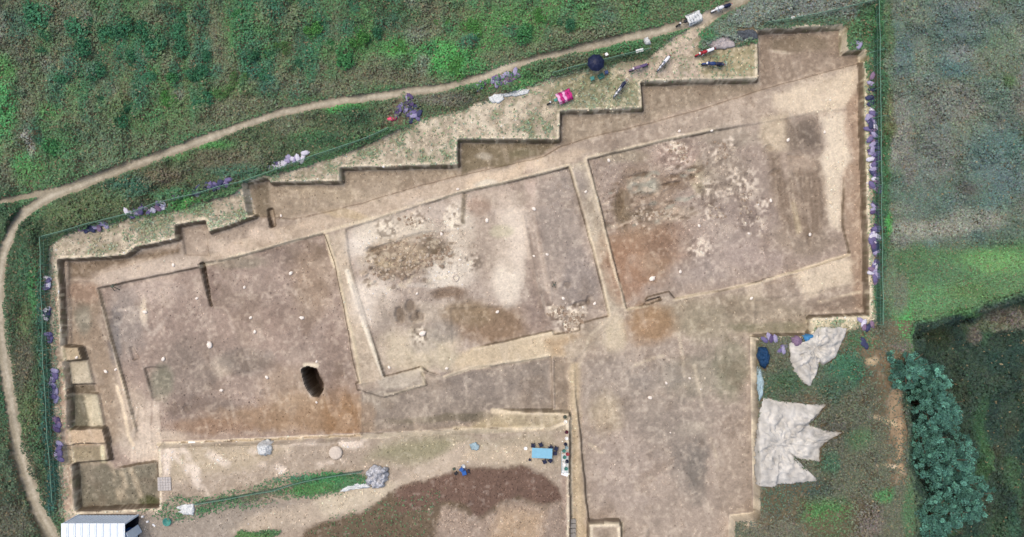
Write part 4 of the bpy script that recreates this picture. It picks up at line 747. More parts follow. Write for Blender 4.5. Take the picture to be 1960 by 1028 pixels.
# ------------------------------------------------------------------ materials for things
M_ = dict(
 white=mat('white_sheet_metal', (232, 240, 242), .45, .06, 3), blue_white=mat('pale_blue_metal', (204, 218, 232), .5, .08, 4), dark=mat('dark_metal', (34, 36, 42), .5, .2, 8), navy=mat('navy_plastic', (24, 32, 62), .5, .2, 5),
 rubber=mat('black_rubber', (26, 26, 28), .8, .2, 10), chrome=mat('bright_metal', (170, 172, 176), .3, .1, 9, 0, .8), red=mat('red_plastic', (164, 40, 52), .4, .12, 5), bikeblue=mat('blue_plastic', (48, 70, 120), .4, .15, 5), bikewhite=mat('white_plastic', (226, 228, 230), .4, .06, 5),
 purple=mat('purple_fabric', (94, 80, 116), .85, .22, 9, .4), lilac=mat('lilac_woven_plastic', (158, 152, 182), .7, .18, 11, .5), violet=mat('violet_woven_plastic', (112, 104, 144), .7, .25, 11, .5), paleb=mat('white_woven_plastic', (206, 204, 216), .7, .14, 11, .5), deepb=mat('dark_blue_woven_plastic', (62, 66, 98), .7, .25, 11, .5), brownp=mat('dusty_mauve_woven_plastic', (134, 112, 136), .8, .25, 11, .5),
 magenta=mat('magenta_cloth', (190, 48, 124), .85, .15, 6, .3), pink=mat('pink_cloth', (232, 170, 206), .85, .1, 6, .3), teal=mat('teal_plastic', (70, 140, 130), .5, .15, 6), green=mat('green_wire', (104, 142, 122), .6, .1, 4), net=mat('green_netting', (38, 78, 62), .8, .1, 4), sky=mat('light_blue_table_top', (128, 182, 204), .4, .08, 4), blue=mat('bright_blue_plastic', (38, 92, 164), .45, .15, 5),
 sheet=mat('white_tarpaulin', (196, 193, 184), .7, .34, 1.3, .9), sheet2=mat('white_plastic_film', (214, 218, 216), .5, .12, 3, .4), greynet=mat('grey_netting', (186, 188, 192), .85, .5, 3.5, .9), pinkgrey=mat('pinkish_grey_tarpaulin', (176, 168, 166), .8, .14, 2, .4), darknet=mat('dark_grey_netting', (84, 90, 96), .9, .4, 6, .6), bluetarp=mat('dark_blue_tarpaulin', (26, 66, 104), .6, .3, 5, .5), film=mat('pale_blue_film', (160, 184, 190), .5, .2, 4, .4),
 stone=mat('pale_stone', (206, 194, 178), .9, .14, 6, .5), slab=mat('grey_cement', (186, 180, 174), .9, .1, 5, .3), greybl=mat('grey_concrete_block', (150, 146, 138), .9, .2, 6, .4), hot=mat('pink_bag', (232, 92, 122), .6, .12, 5, .3), brightblue=mat('bright_blue_sack', (62, 130, 180), .6, .2, 5, .4), bag=mat('white_sample_bag', (236, 226, 212), .7, .05, 6, .2), card=mat('white_card', (240, 240, 238), .6, .04, 6), wood=mat('pale_wood', (176, 150, 112), .8, .2, 5, .2), olive=mat('olive_metal', (78, 88, 74), .6, .2, 5), maroon=mat('maroon_plastic', (92, 26, 48), .6, .2, 6), rust=mat('terracotta', (150, 132, 112), .9, .15, 7, .4))

for k_ in ('sheet', 'sheet2', 'greynet', 'pinkgrey', 'film', 'bluetarp'):
    for n_ in M_[k_].node_tree.nodes:
        if n_.type == 'BUMP': n_.inputs['Distance'].default_value = .22; n_.inputs['Strength'].default_value = 1.0
# ------------------------------------------------------------------ site cabin at the lower left
CZ = 2.6; cx0, cy0 = at(150, 984, 0); cx1, _ = at(266, 984, 0); L = cx1 - cx0; D = 2.45; zc = 0.0
cab = thing('site_cabin', 'white ribbed portable cabin with an open end, at the lower left corner of the dig', 'cabin', (cx0, cy0 - D, zc))
g = Geo(); g.box((L / 2, D / 2, .09), (L - .04, D - .04, .18)); g.obj('floor', M_['dark'], cab)
def corr(p, q, z0, z1, n, th=.03):
    g = Geo(); p = Vector(p); q = Vector(q); d = (q - p); u = d.normalized(); nn = Vector((-u.y, u.x, 0)); V = []; F = []; off = 0
    pts = []
    for k in range(n):
        for (f, o) in ((0, 0), (.25, 0), (.38, th), (.87, th)): pts.append((p + d * ((k + f) / n)) + nn * o)
    pts.append(q); m = len(pts)
    for z in (z0, z1):
        for a in pts: V.append((a.x, a.y, z))
        for a in pts: V.append((a.x + nn.x * -.03, a.y + nn.y * -.03, z))
    for k in range(m - 1):
        F += [(k, k + 1, 2 * m + k + 1, 2 * m + k), (m + k + 1, m + k, 3 * m + k, 3 * m + k + 1), (2 * m + k, 2 * m + k + 1, 3 * m + k + 1, 3 * m + k), (k + 1, k, m + k, m + k + 1)]
    g._add(V, F); return g
corr((0.1, D - .06, 0), (L - .1, D - .06, 0), .18, CZ - .1, 18).obj('wall', M_['blue_white'], cab); corr((L - .1, .06, 0), (0.1, .06, 0), .18, CZ - .1, 18).obj('wall', M_['blue_white'], cab); corr((.06, .1, 0), (.06, D - .1, 0), .18, CZ - .1, 9).obj('wall', M_['blue_white'], cab)
for (x, y) in ((.07, .07), (.07, D - .07), (L - .07, .07), (L - .07, D - .07)): Geo().box((x, y, CZ / 2), (.13, .13, CZ - .02)).obj('corner_post', M_['blue_white'], cab)
for (x, y, w, d) in ((L / 2, D - .06, L - .28, .1), (L / 2, .06, L - .28, .1), (.06, D / 2, .1, D - .28), (L - .06, D / 2, .1, D - .28)): Geo().box((x, y, CZ - .07), (w, d, .12)).obj('top_rail', M_['blue_white'], cab)
NP = 9; pw_ = (L + .06) / NP
for k in range(NP):
    g = Geo(); x = -.03 + pw_ * (k + .5); g.box((x, D / 2, CZ + .015), (pw_ - .012, D + .04, .035)); g.box((x, D / 2, CZ + .05), (pw_ * .62, D - .1, .035), bev=.015); r_ = g.obj('roof_panel', M_['white'], cab)
    if k: Geo().box((x - pw_ / 2, D / 2, CZ + .055), (.035, D + .02, .045)).obj('seam_rib', M_['blue_white'], r_)
dz = Geo(); dz.box((.38, 0, 1.2), (.76, .04, 2.2), bev=.01)
dr1 = dz.obj('door', M_['blue_white'], cab, loc=(L + .03, D * .66, .15), rot=(0, 0, math.radians(-62))); Geo().box((.6, -.035, 1.1), (.05, .04, .16)).obj('handle', M_['dark'], dr1)
Geo().box((L - .05, D * .34, 1.3), (.05, D * .58, 2.3)).obj('end_panel', M_['blue_white'], cab); Geo().box((L - .01, D * .3, 1.7), (.03, .5, .5)).obj('notice_board', M_['blue'], cab)
g = Geo(); g.box((L - .5, .9, .55), (.6, .9, .7), bev=.03); g.obj('inside_crate', M_['blue'], cab)

# ------------------------------------------------------------------ fences
def fence(pts, label, hh=1.35, zt=1.35, step=2.4, net=True, strut=()):
    W3 = []
    for p in pts: x, y = at(p[0], p[1], zt); W3.append(Vector((x, y, 0)))
    f = thing('wire_fence', label, 'fence', (W3[0].x, W3[0].y, float(gz(W3[0].x, W3[0].y))))
    o = Vector((W3[0].x, W3[0].y, f.location.z)); P = []
    for a, b in zip(W3[:-1], W3[1:]):
        n = max(1, round((b - a).length / step))
        for k in range(n): P.append(a + (b - a) * k / n)
    P.append(W3[-1]); G = [Vector((p.x, p.y, float(gz(p.x, p.y)))) for p in P]; r0 = random.Random(len(label))
    tops = []
    for p in G:
        e = Vector((r0.uniform(-.06, .06), r0.uniform(-.06, .06), hh + r0.uniform(-.05, .05))); b = p - o; tops.append(b + e)
        Geo().tube([b - Vector((0, 0, .2)), b + e], .035, 7).obj('post', M_['green'], f)
    rail = Geo(); low = Geo()
    for a, b in zip(tops[:-1], tops[1:]):
        m = (a + b) / 2 - Vector((0, 0, .04)); rail.tube([a, m, b], .03, 6)
    rail.obj('top_wire', M_['green'], f)
    for q in (.12, .6):
        for a, b, ga, gb in zip(tops[:-1], tops[1:], G[:-1], G[1:]): low.tube([(ga - o).lerp(a, q), (gb - o).lerp(b, q)], .012, 4)
    low.obj('lower_wire', M_['green'], f)
    if net:
        g = Geo()
        for a, b, ga, gb in zip(tops[:-1], tops[1:], G[:-1], G[1:]):
            ga = ga - o; gb = gb - o; n = max(2, int((b - a).length / .13)); nv = 8; d = (b - a).normalized(); w = .018
            for k in range(n):
                t = (k + .5) / n; A_ = ga.lerp(gb, t) + Vector((0, 0, .03)); B_ = a.lerp(b, t); e = d * w; g._add([A_ - e, A_ + e, B_ + e, B_ - e], [(0, 1, 2, 3)])
            for k in range(nv):
                t = (k + .5) / nv; A_ = ga.lerp(a, t); B_ = gb.lerp(b, t); e = Vector((0, 0, w)); n2 = Vector((-d.y, d.x, 0)) * .004; g._add([A_ - e + n2, B_ - e + n2, B_ + e + n2, A_ + e + n2], [(0, 1, 2, 3)])
        set_props(g.obj('netting', M_['net'], f), None, None, None, 'stuff')
    for (px, py) in strut:
        x, y = at(px, py, .7); b = Vector((x, y, float(gz(x, y)))) - o; Geo().tube([b + Vector((-.9, -.1, .05)), b + Vector((0, 0, .95)), b + Vector((.9, .08, .05))], .03, 6).obj('brace', M_['green'], f)
fence([(76,455),(78,560),(82,700),(88,800),(94,880),(100,962)], 'green wire fence between the left-hand path and the dig', strut=((80,671),(84,785)))
fence([(80,452),(160,430),(240,408),(300,388),(380,368),(460,345),(530,322),(600,298),(700,262),(742,244)], 'green wire fence along the weeds above the stepped edge of the dig')
fence([(1060,138),(1090,129),(1140,117),(1200,102),(1246,92)], 'short green wire fence behind the dark umbrella')
fence([(1684,-20),(1685,120),(1686,260),(1688,400),(1690,520),(1691,622)], 'long straight green wire fence at the right side of the dig', strut=((1690,95),(1692,222)))
fence([(1470,42),(1540,30),(1610,15),(1684,-4)], 'green wire fence crossing the grass at the upper right corner')
fence([(372,967),(440,955),(520,940),(600,918),(690,905)], 'low green wire fence through the grass strip on the platform', hh=.9, zt=.9)

# ------------------------------------------------------------------ sandbags
def bag_mesh(seed, a=.36, b=.22, h=.13):
    r = random.Random(seed); g = Geo(); V = []; F = []; nu, nv = 12, 6
    for j in range(nv + 1):
        ph = -math.pi / 2 + math.pi * j / nv
        for i in range(nu):
            th = 2 * math.pi * i / nu; c = abs(math.cos(th)) ** .55 * (1 if math.cos(th) > 0 else -1); s = abs(math.sin(th)) ** .55 * (1 if math.sin(th) > 0 else -1); q = math.cos(ph) ** .6 if 0 < j < nv else 0.0
            V.append((a * q * c * (1 + r.uniform(-.07, .07)), b * q * s * (1 + r.uniform(-.09, .09)), h * (math.sin(ph) * (1 + r.uniform(-.15, .15)) + .8)))
    for j in range(nv):
        for i in range(nu): F.append((j * nu + i, j * nu + (i + 1) % nu, (j + 1) * nu + (i + 1) % nu, (j + 1) * nu + i))
    g._add(V, F); g.box((a * 1.05, 0, h * .8), (.1, b * .7, .04), rz=.1); g.box((-a * 1.02, 0, h * .8), (.06, b * 1.1, .03)); return g
bm_c = {}
def bag(px, py, m, label, group, layer=0, rz=None, a=.33):
    key = (m, random.randrange(3), a)
    if key not in bm_c: bm_c[key] = bag_mesh(key[1] + 5, a, a * .6, a * .36).mesh('sandbag', M_[m], True)
    x, y, z = on(px, py); o = link('sandbag', bm_c[key], None, (x, y, z + layer * .2 - .02), (random.uniform(-.1, .1), random.uniform(-.1, .1), random.uniform(0, 3.14) if rz is None else rz))
    return set_props(o, label, 'sandbag', group)
CN = {'purple': 'purple', 'lilac': 'lilac', 'violet': 'violet', 'paleb': 'white', 'deepb': 'dark blue', 'brownp': 'dusty mauve'}
def heap(pts, n, wdt, label, group, mix=('violet', 'violet', 'lilac', 'paleb', 'deepb', 'purple', 'brownp')):
    n = max(3, int(n * .69)); P = [Vector((p[0], p[1], 0)) for p in pts]; Ls = [(b - a).length for a, b in zip(P[:-1], P[1:])]; tot = sum(Ls)
    for k in range(n):
        d = (k + random.uniform(.1, .9)) / n * tot; i = 0
        while i < len(Ls) - 1 and d > Ls[i]: d -= Ls[i]; i += 1
        q = P[i].lerp(P[i + 1], d / Ls[i]); nn = (P[i + 1] - P[i]).normalized(); q = q + Vector((-nn.y, nn.x, 0)) * random.uniform(-wdt, wdt)
        m = random.choice(mix); fr = (k + .5) / n; w_ = '' if n < 10 else ('first quarter of the ' if fr < .25 else 'second quarter of the ' if fr < .5 else 'third quarter of the ' if fr < .75 else 'last quarter of the '); lb = label.replace('in the ', 'in the ' + w_, 1) if w_ and 'in the ' in label else label
        bag(q.x, q.y, m, CN[m] + ' sandbag ' + lb, group, layer=random.choice((0, 0, .6)))
LB = 'sandbags lying inside the '
heap([(1668,142),(1669,175)], 4, 3, 'by itself near the upper end of the right-hand fence', LB + 'right-hand fence', ('deepb', 'lilac', 'brownp'))
heap([(1664,185),(1666,200)], 4, 4, 'in the second small clump down the right-hand fence', LB + 'right-hand fence', ('violet', 'deepb'))
heap([(1668,212),(1666,225),(1668,248),(1672,270),(1672,300),(1674,340),(1676,366)], 74, 8, 'in the long dense row beside the right-hand fence', LB + 'right-hand fence')
heap([(1674,388),(1675,412)], 9, 5, 'in the clump halfway down the right-hand fence', LB + 'right-hand fence', ('violet', 'brownp', 'purple', 'lilac'))
heap([(1674,432),(1670,462),(1672,486)], 30, 7, 'in the row along the lower right-hand fence', LB + 'right-hand fence')
heap([(1674,502),(1674,540)], 20, 7, 'at the lower end of the right-hand fence', LB + 'right-hand fence', ('lilac', 'brownp', 'paleb', 'violet'))
heap([(244,412),(270,404),(316,390)], 32, 7, 'in the pale row below the upper left fence', LB + 'upper left fence', ('lilac', 'lilac', 'paleb', 'violet', 'brownp'))
heap([(330,384),(345,378)], 3, 3, 'between two rows at the upper left fence', LB + 'upper left fence', ('paleb', 'lilac', 'deepb'))
heap([(372,370),(400,358),(440,346)], 34, 7, 'in the dark row left of the stepped notch', LB + 'upper left fence', ('violet', 'violet', 'deepb', 'deepb', 'lilac', 'paleb'))
heap([(150,440),(178,434),(205,426)], 14, 6, 'at the corner where the two left fences meet', LB + 'upper left fence', ('brownp', 'lilac', 'deepb'))
heap([(518,318),(545,312),(588,297)], 28, 7, 'in the pale row above the second step', LB + 'upper left fence', ('paleb', 'lilac', 'paleb', 'violet'))
heap([(92,532),(91,552)], 9, 4, 'at the top of the left-hand fence', LB + 'left-hand fence', ('violet', 'paleb', 'violet'))
heap([(90,590),(91,608)], 8, 4, 'in the second clump down the left-hand fence', LB + 'left-hand fence', ('paleb', 'violet', 'deepb'))
heap([(94,638),(97,652)], 7, 3, 'in the third clump down the left-hand fence', LB + 'left-hand fence', ('violet', 'purple'))
heap([(103,708),(104,738),(106,766)], 18, 4, 'in the row beside the square cuttings', LB + 'left-hand fence', ('lilac', 'violet', 'lilac', 'paleb'))
heap([(109,802),(112,822)], 9, 4, 'in the dark clump beside the lower square cutting', LB + 'left-hand fence', ('purple', 'violet', 'brownp'))
heap([(116,848),(117,862),(112,878)], 13, 5, 'in the lowest clump at the left-hand fence', LB + 'left-hand fence', ('violet', 'violet', 'deepb', 'lilac'))
heap([(1627,82),(1648,86)], 6, 6, 'on the grass at the upper right corner of the dig', 'sandbags at the dig corners', ('lilac', 'violet', 'brownp', 'paleb'))
heap([(1642,618),(1672,626)], 10, 6, 'at the lower right corner of the dig beside the crumpled sheet', 'sandbags at the dig corners', ('lilac', 'paleb', 'deepb', 'brownp'))
heap([(1650,650),(1656,662)], 4, 4, 'in the weeds below the lower right corner', 'sandbags at the dig corners', ('deepb', 'lilac'))
heap([(1458,646),(1484,652)], 7, 5, 'between the blue bundle and the pit edge', 'sandbags beside the crumpled sheet', ('violet', 'lilac', 'purple'))
heap([(1492,672),(1504,662)], 7, 8, 'between the blue bundle and the crumpled white sheet', 'sandbags beside the crumpled sheet', ('violet', 'lilac', 'violet'))
heap([(945,160),(972,150),(992,143)], 24, 7, 'in the dark heap just below the path', 'sandbags heaped near the path', ('purple', 'deepb', 'brownp', 'violet', 'lilac'))
heap([(912,170),(926,164)], 9, 5, 'in the small blue heap left of the dark one below the path', 'sandbags heaped near the path', ('deepb', 'lilac', 'brownp'))
heap([(758,222),(772,208),(792,208),(806,224),(780,226)], 26, 7, 'in the pile around the pink bag', 'sandbags heaped near the path', ('purple', 'lilac', 'deepb', 'violet'))
heap([(782,184),(785,200)], 9, 5, 'reaching up from the pink bag to the path', 'sandbags heaped near the path', ('lilac', 'purple'))

# ------------------------------------------------------------------ sheets and tarpaulins
def cloth(name, poly, m, label, cat, amp=.10, seed=0, rings=16, sub=4, z0=.03, c=None, fold=9, th=.012, group=None, lift=0.0, wob=2.2):
    r = random.Random(seed); P = np.array(poly, float); cc = np.array(c, float) if c else P.mean(0); B = []
    for a, b in zip(P, np.roll(P, -1, 0)):
        n = max(sub, int(np.hypot(*(b - a)) / 3.2))
        for k in range(n):
            t = k / n; q = a + (b - a) * t
            if 0 < k: q = q + np.array([r.uniform(-wob, wob), r.uniform(-wob, wob)]) * .5
            B.append(q)
    B = np.array(B); nb = len(B); V = []; F = []; x0, y0, zz = on(*cc)
    for j in range(rings + 1):
        t = (j / rings); Q = cc + (B - cc) * t
        for i in range(nb):
            x, y = at(Q[i][0], Q[i][1], z0); g_ = float(gz(x, y)); ang = math.atan2(B[i][1] - cc[1], B[i][0] - cc[0])
            f1 = float(fbm(np.array(x), np.array(y), .9, 600 + seed, 3)); f2 = math.sin(ang * fold + 2.5 * float(fbm(np.array(x), np.array(y), 1.5, 640 + seed, 2)) * 2)
            rd = 1 - abs(float(fbm(np.array(x + y * .4), np.array(y), .7, 620 + seed, 2))) * 2
            h = z0 + .42 * amp * max(0, float(fbm(np.array(x * 1.7 + y), np.array(y * .8 - x * .4), .34, 660 + seed, 2))) * (1 - t ** 6) + amp * max(0, .45 + .55 * f1 + .28 * f2 * t + .5 * max(0, rd)) * (1 - t ** 5 * .85) + lift * (1 - t ** 3); V.append((x - x0, y - y0, g_ + h - zz))
    for j in range(rings):
        for i in range(nb): F.append((j * nb + i, (j + 1) * nb + i, (j + 1) * nb + (i + 1) % nb, j * nb + (i + 1) % nb))
    me = new_mesh(name, np.array(V), np.array(F)[:, ::-1], m, True); o = link(name, me, None, (x0, y0, zz)); md = o.modifiers.new('thickness', 'SOLIDIFY'); md.thickness = th; md.offset = 0
    return set_props(o, label, cat, group)
cloth('tarpaulin', [(1462,760),(1500,768),(1548,774),(1582,773),(1566,794),(1546,812),(1575,822),(1612,828),(1585,843),(1569,857),(1568,884),(1540,882),(1512,872),(1535,900),(1568,921),(1530,924),(1486,928),(1484,933),(1452,931),(1449,860),(1453,790)], M_['sheet'], 'large white torn tarpaulin spread beside the edge of the southern pit', 'tarpaulin', .42, 1, 46, 4, .05, (1490,848), 13)
cloth('tarpaulin', [(1566,626),(1600,626),(1622,628),(1612,652),(1598,684),(1574,700),(1568,694),(1560,720),(1551,739),(1536,733),(1516,712),(1510,692),(1512,676),(1508,652),(1520,660),(1540,654),(1554,640)], M_['sheet'], 'crumpled off-white sheet below the right corner of the dig', 'tarpaulin', .5, 2, 34, 4, .05, (1558,668), 15)
cloth('tarpaulin', [(1356,82),(1372,72),(1392,70),(1404,78),(1408,88),(1388,95),(1366,94),(1350,88)], M_['pinkgrey'], 'grey tarpaulin heap behind the red motorcycle', 'tarpaulin', .3, 3, 10, 4, .05)
cloth('netting_heap', [(1410,60),(1440,56),(1452,66),(1450,76),(1428,80),(1412,76)], M_['darknet'], 'dark grey netting heap at the corner of the upper right step', 'netting', .3, 4, 9, 4, .05)
cloth('plastic_sheet', [(934,186),(946,180),(964,180),(966,190),(956,198),(940,196)], M_['sheet2'], 'crumpled pale sheet with a mauve patch, the left one beside the path verge', 'sheet', .2, 5, 8)
cloth('plastic_sheet', [(962,180),(984,174),(1000,169),(1016,172),(1008,180),(990,184),(966,186)], M_['sheet2'], 'long white plastic sheet, the right one beside the path verge', 'sheet', .2, 6, 8)
cloth('netting_heap', [(700,908),(708,896),(722,890),(738,894),(745,906),(742,920),(734,932),(716,934),(704,928)], M_['greynet'], 'round heap of grey white netting on the soil platform', 'netting', .6, 7, 18, 4, .05, None, 21, lift=.05, wob=7)
cloth('netting_tail', [(648,942),(664,930),(684,924),(700,924),(712,932),(700,934),(680,936),(664,940)], M_['sheet2'], 'white twisted strip of netting trailing left from the netting heap', 'netting', .2, 8, 7)
cloth('plastic_sheet', [(337,970),(352,965),(371,964),(374,974),(372,986),(356,985),(341,980),(348,976)], M_['sheet2'], 'folded white plastic sheet to the right of the cabin', 'sheet', .28, 9, 9, fold=5)
cloth('sack', [(492,850),(502,846),(516,848),(522,856),(520,868),(508,873),(494,868)], M_['sheet2'], 'bulging bluish white sack on the platform, left of the round stone', 'sack', .3, 10, 10, lift=.35)
cloth('tarpaulin_bundle', [(1450,664),(1466,664),(1472,678),(1470,694),(1464,706),(1454,700),(1448,682)], M_['bluetarp'], 'dark blue tarpaulin bundle at the rim of the southern pit', 'tarpaulin', .4, 11, 10, lift=.35)
cloth('plastic_sheet', [(1450,700),(1458,704),(1463,730),(1461,756),(1453,770),(1449,740)], M_['film'], 'narrow pale blue plastic film between the blue bundle and the large tarpaulin', 'sheet', .14, 12, 7)
cloth('plastic_sack', [(1536,642),(1548,640),(1560,642),(1550,650),(1540,654)], M_['brightblue'], 'bright blue sack behind the crumpled off-white sheet', 'sack', .2, 13, 7, lift=.15)
cloth('plastic_sack', [(1512,646),(1526,642),(1535,648),(1534,660),(1522,664),(1514,656)], M_['brownp'], 'dusty mauve sack touching the crumpled off-white sheet', 'sack', .25, 14, 8, lift=.15)
cloth('cloth_bag', [(739,228),(750,223),(762,224),(758,230),(744,234)], M_['hot'], 'bright pink bag lying on the fence line below the path', 'bag', .2, 15, 6, lift=.15)
cloth('plastic_sheet', [(1232,74),(1240,70),(1244,80),(1246,86),(1236,88),(1231,82)], M_['sheet2'], 'small bunched white sheet above the white board', 'sheet', .25, 16, 6, lift=.2)
cloth('plastic_sheet', [(898,850),(910,846),(918,854),(914,862),(902,861)], M_['film'], 'small pale blue plastic sheet above the blue stools', 'sheet', .15, 17, 6)

# ------------------------------------------------------------------ motorcycles
def moto(px, py, deg, body, seat, label, extra=None, sc=1.0):
    x, y, z = on(px, py); t = thing('motorcycle', label, 'motorcycle', (x, y, z), math.radians(deg), 'motorcycles parked above the dig'); t.scale = (sc,) * 3
    for wxp in (-.62, .62):
        w = Geo().torus((wxp, 0, .29), .235, .055, 'Y', 22, 7).obj('wheel', M_['rubber'], t, True); g = Geo(); g.torus((wxp, 0, .29), .18, .016, 'Y', 18, 5); g.tube([(wxp, -.06, .29), (wxp, .06, .29)], .04, 8)
        for k in range(6): a = k * math.pi / 3; g.tube([(wxp, 0, .29), (wxp + .18 * math.cos(a), 0, .29 + .18 * math.sin(a))], .008, 4)
        g.obj('rim', M_['chrome'], w)
    g = Geo(); g.tube([(.38, 0, .78), (.05, 0, .42), (-.3, 0, .38), (-.62, .08, .29)], .028, 7); g.tube([(-.3, 0, .4), (-.5, 0, .66), (-.82, 0, .72)], .022, 7); g.tube([(-.3, 0, .38), (-.62, -.08, .29)], .02, 6); g.obj('frame', M_['dark'], t, True)
    for s in (-.07, .07): Geo().tube([(.62, s, .29), (.45, s, .72), (.4, s * .8, .86)], .022, 7).obj('fork', M_['chrome'], t, True)
    g = Geo(); g.box((.04, 0, .4), (.34, .2, .24), bev=.05); g.tube([(.0, -.1, .32), (-.3, -.15, .27), (-.7, -.16, .32)], [.03, .035, .045], 8); g.obj('engine', M_['chrome'], t, True)
    g = Geo(); g.ell((.12, 0, .72), (.3, .15, .14), 12, 8); g.ell((.42, 0, .72), (.14, .17, .2), 10, 7); g.obj('tank', M_[body], t, True)
    g = Geo(); g.box((-.36, 0, .72), (.66, .25, .1), taper=.86, bev=.04); g.box((-.66, 0, .77), (.12, .2, .06), bev=.02); g.obj('saddle', M_[seat], t, True)
    g = Geo(); g.tube([(.3, -.36, .93), (.38, -.2, .96), (.42, 0, .9), (.38, .2, .96), (.3, .36, .93)], .016, 7); hb = g.obj('handlebar', M_['dark'], t, True)
    for s in (-1, 1):
        Geo().tube([(.33, s * .24, .95), (.4, s * .3, 1.08)], .008, 5).ell((.4, s * .31, 1.1), (.02, .07, .045), 8, 6).obj('mirror', M_['dark'], hb, True)
    Geo().ell((.55, 0, .82), (.08, .1, .1), 10, 7).obj('headlight', M_['card'], t, True); Geo().box((-.86, 0, .66), (.05, .12, .06), bev=.015).obj('tail_light', M_['red'], t)
    for wxp, c0, c1 in ((-.62, 20, 150), (.62, 30, 160)):
        g = Geo(); V = []; F = []
        for k in range(9):
            a = math.radians(c0 + (c1 - c0) * k / 8)
            for s in (-.06, .06): V.append((wxp + .33 * math.cos(a), s, .29 + .33 * math.sin(a)))
        for k in range(8): F.append((2 * k, 2 * k + 1, 2 * k + 3, 2 * k + 2))
        g._add(V, F); o = g.obj('mudguard', M_[body], t, True); md = o.modifiers.new('t', 'SOLIDIFY'); md.thickness = .012
    if extra == 'shield':
        g = Geo()
        for s in (-1, 1): g.box((.3, s * .17, .55), (.12, .03, .5), rz=-s * .3, bev=.01)
        g.obj('leg_shield', M_['bikewhite'], t)
    if extra == 'rack':
        g = Geo()
        for s in (-.12, 0, .12): g.tube([(-.6, s, .82), (-.98, s, .84)], .012, 5)
        g.tube([(-.98, -.14, .84), (-.98, .14, .84)], .012, 5); g.obj('rack', M_['chrome'], t)
    if extra == 'box': Geo().box((-.8, 0, .9), (.36, .36, .26), bev=.04).obj('top_box', M_['bikewhite'], t)
    g = Geo(); g.tube([(-.05, .1, .28), (-.12, .32, .02)], .014, 5); g.obj('side_stand', M_['dark'], t)
    return t
moto(1378, 19, 200, 'bikewhite', 'navy', 'motorcycle with a white front and dark seat, highest on the path', 'shield', 1.08)
moto(1268, 124, 230, 'chrome', 'bikewhite', 'motorcycle with a long white seat standing on the worn track', None, 1.0)
moto(1347, 103, 200, 'red', 'bikewhite', 'red motorcycle with a white seat cover below the grey tarpaulin', 'shield', 1.05)
moto(1362, 126, 178, 'bikeblue', 'navy', 'blue and black motorcycle directly below the red one', 'rack', 1.1)
moto(1221, 132, 198, 'brownp', 'purple', 'motorcycle with a dark purple seat, between the umbrella and the white-seated one', None, 1.0)
moto(1185, 173, 232, 'chrome', 'navy', 'silver and navy motorcycle nearest the stepped rim of the dig', 'rack', 1.05)
def trike(px, py, deg, label, load):
    x, y, z = on(px, py); t = thing('cargo_tricycle', label, 'tricycle', (x, y, z), math.radians(deg))
    for (wx_, wy_) in ((.85, 0), (-.55, -.42), (-.55, .42)):
        w = Geo().torus((wx_, wy_, .26), .21, .05, 'Y', 20, 7).obj('wheel', M_['rubber'], t, True); g = Geo(); g.torus((wx_, wy_, .26), .16, .014, 'Y', 16, 5); g.tube([(wx_, wy_ - .05, .26), (wx_, wy_ + .05, .26)], .04, 8); g.obj('rim', M_['chrome'], w)
    g = Geo(); g.tube([(.6, 0, .75), (.3, 0, .36), (-.55, 0, .3)], .03, 7); g.tube([(-.55, -.42, .26), (-.55, .42, .26)], .025, 7); g.obj('frame', M_['dark'], t, True)
    g = Geo(); g.tube([(.85, .07, .26), (.66, .06, .8)], .02, 6); g.tube([(.85, -.07, .26), (.66, -.06, .8)], .02, 6); g.obj('fork', M_['chrome'], t, True)
    Geo().tube([(.52, -.34, .9), (.62, -.18, .94), (.66, 0, .88), (.62, .18, .94), (.52, .34, .9)], .016, 7).obj('handlebar', M_['dark'], t, True); Geo().ell((.78, 0, .8), (.07, .09, .09), 10, 7).obj('headlight', M_['card'], t, True)
    Geo().box((.22, 0, .62), (.38, .28, .12), bev=.05).obj('saddle', M_['teal' if load == 'quilt' else 'dark'], t, True)
    g = Geo(); g.box((-.55, 0, .42), (1.1, .78, .04)); g.box((-.55, .38, .56), (1.1, .03, .26)); g.box((-.55, -.38, .56), (1.1, .03, .26)); g.box((-1.09, 0, .56), (.03, .74, .26)); g.box((-.01, 0, .56), (.03, .74, .26)); g.obj('cargo_bed', M_['dark'], t)
    cols = ['pink', 'magenta', 'pink', 'magenta', 'magenta'] if load == 'quilt' else ['sheet2'] * 5
    for k in range(5):
        V = []; F = []; xa = .08 - k * .26; n = 11
        for i in range(3):
            for j in range(n):
                u = -1 + 2 * j / (n - 1); d = abs(u); yy = u * .52; zz_ = .74 + .05 * math.sin(5 * u + k + i) - .34 * max(0, d - .72) / .28; V.append((xa - i * .13 + .03 * math.sin(7 * u + k), yy, zz_))
        for i in range(2):
            for j in range(n - 1): F.append((i * n + j, i * n + j + 1, (i + 1) * n + j + 1, (i + 1) * n + j))
        g = Geo(); g._add(V, F); o = g.obj('cover_strip', M_[cols[k]], t, True); md = o.modifiers.new('t', 'SOLIDIFY'); md.thickness = .02
trike(1068, 192, 204, 'cargo tricycle under a magenta and pink striped quilt beside the step', 'quilt')
trike(1314, 43, 203, 'cargo tricycle under a white cover standing on the path junction', 'white')

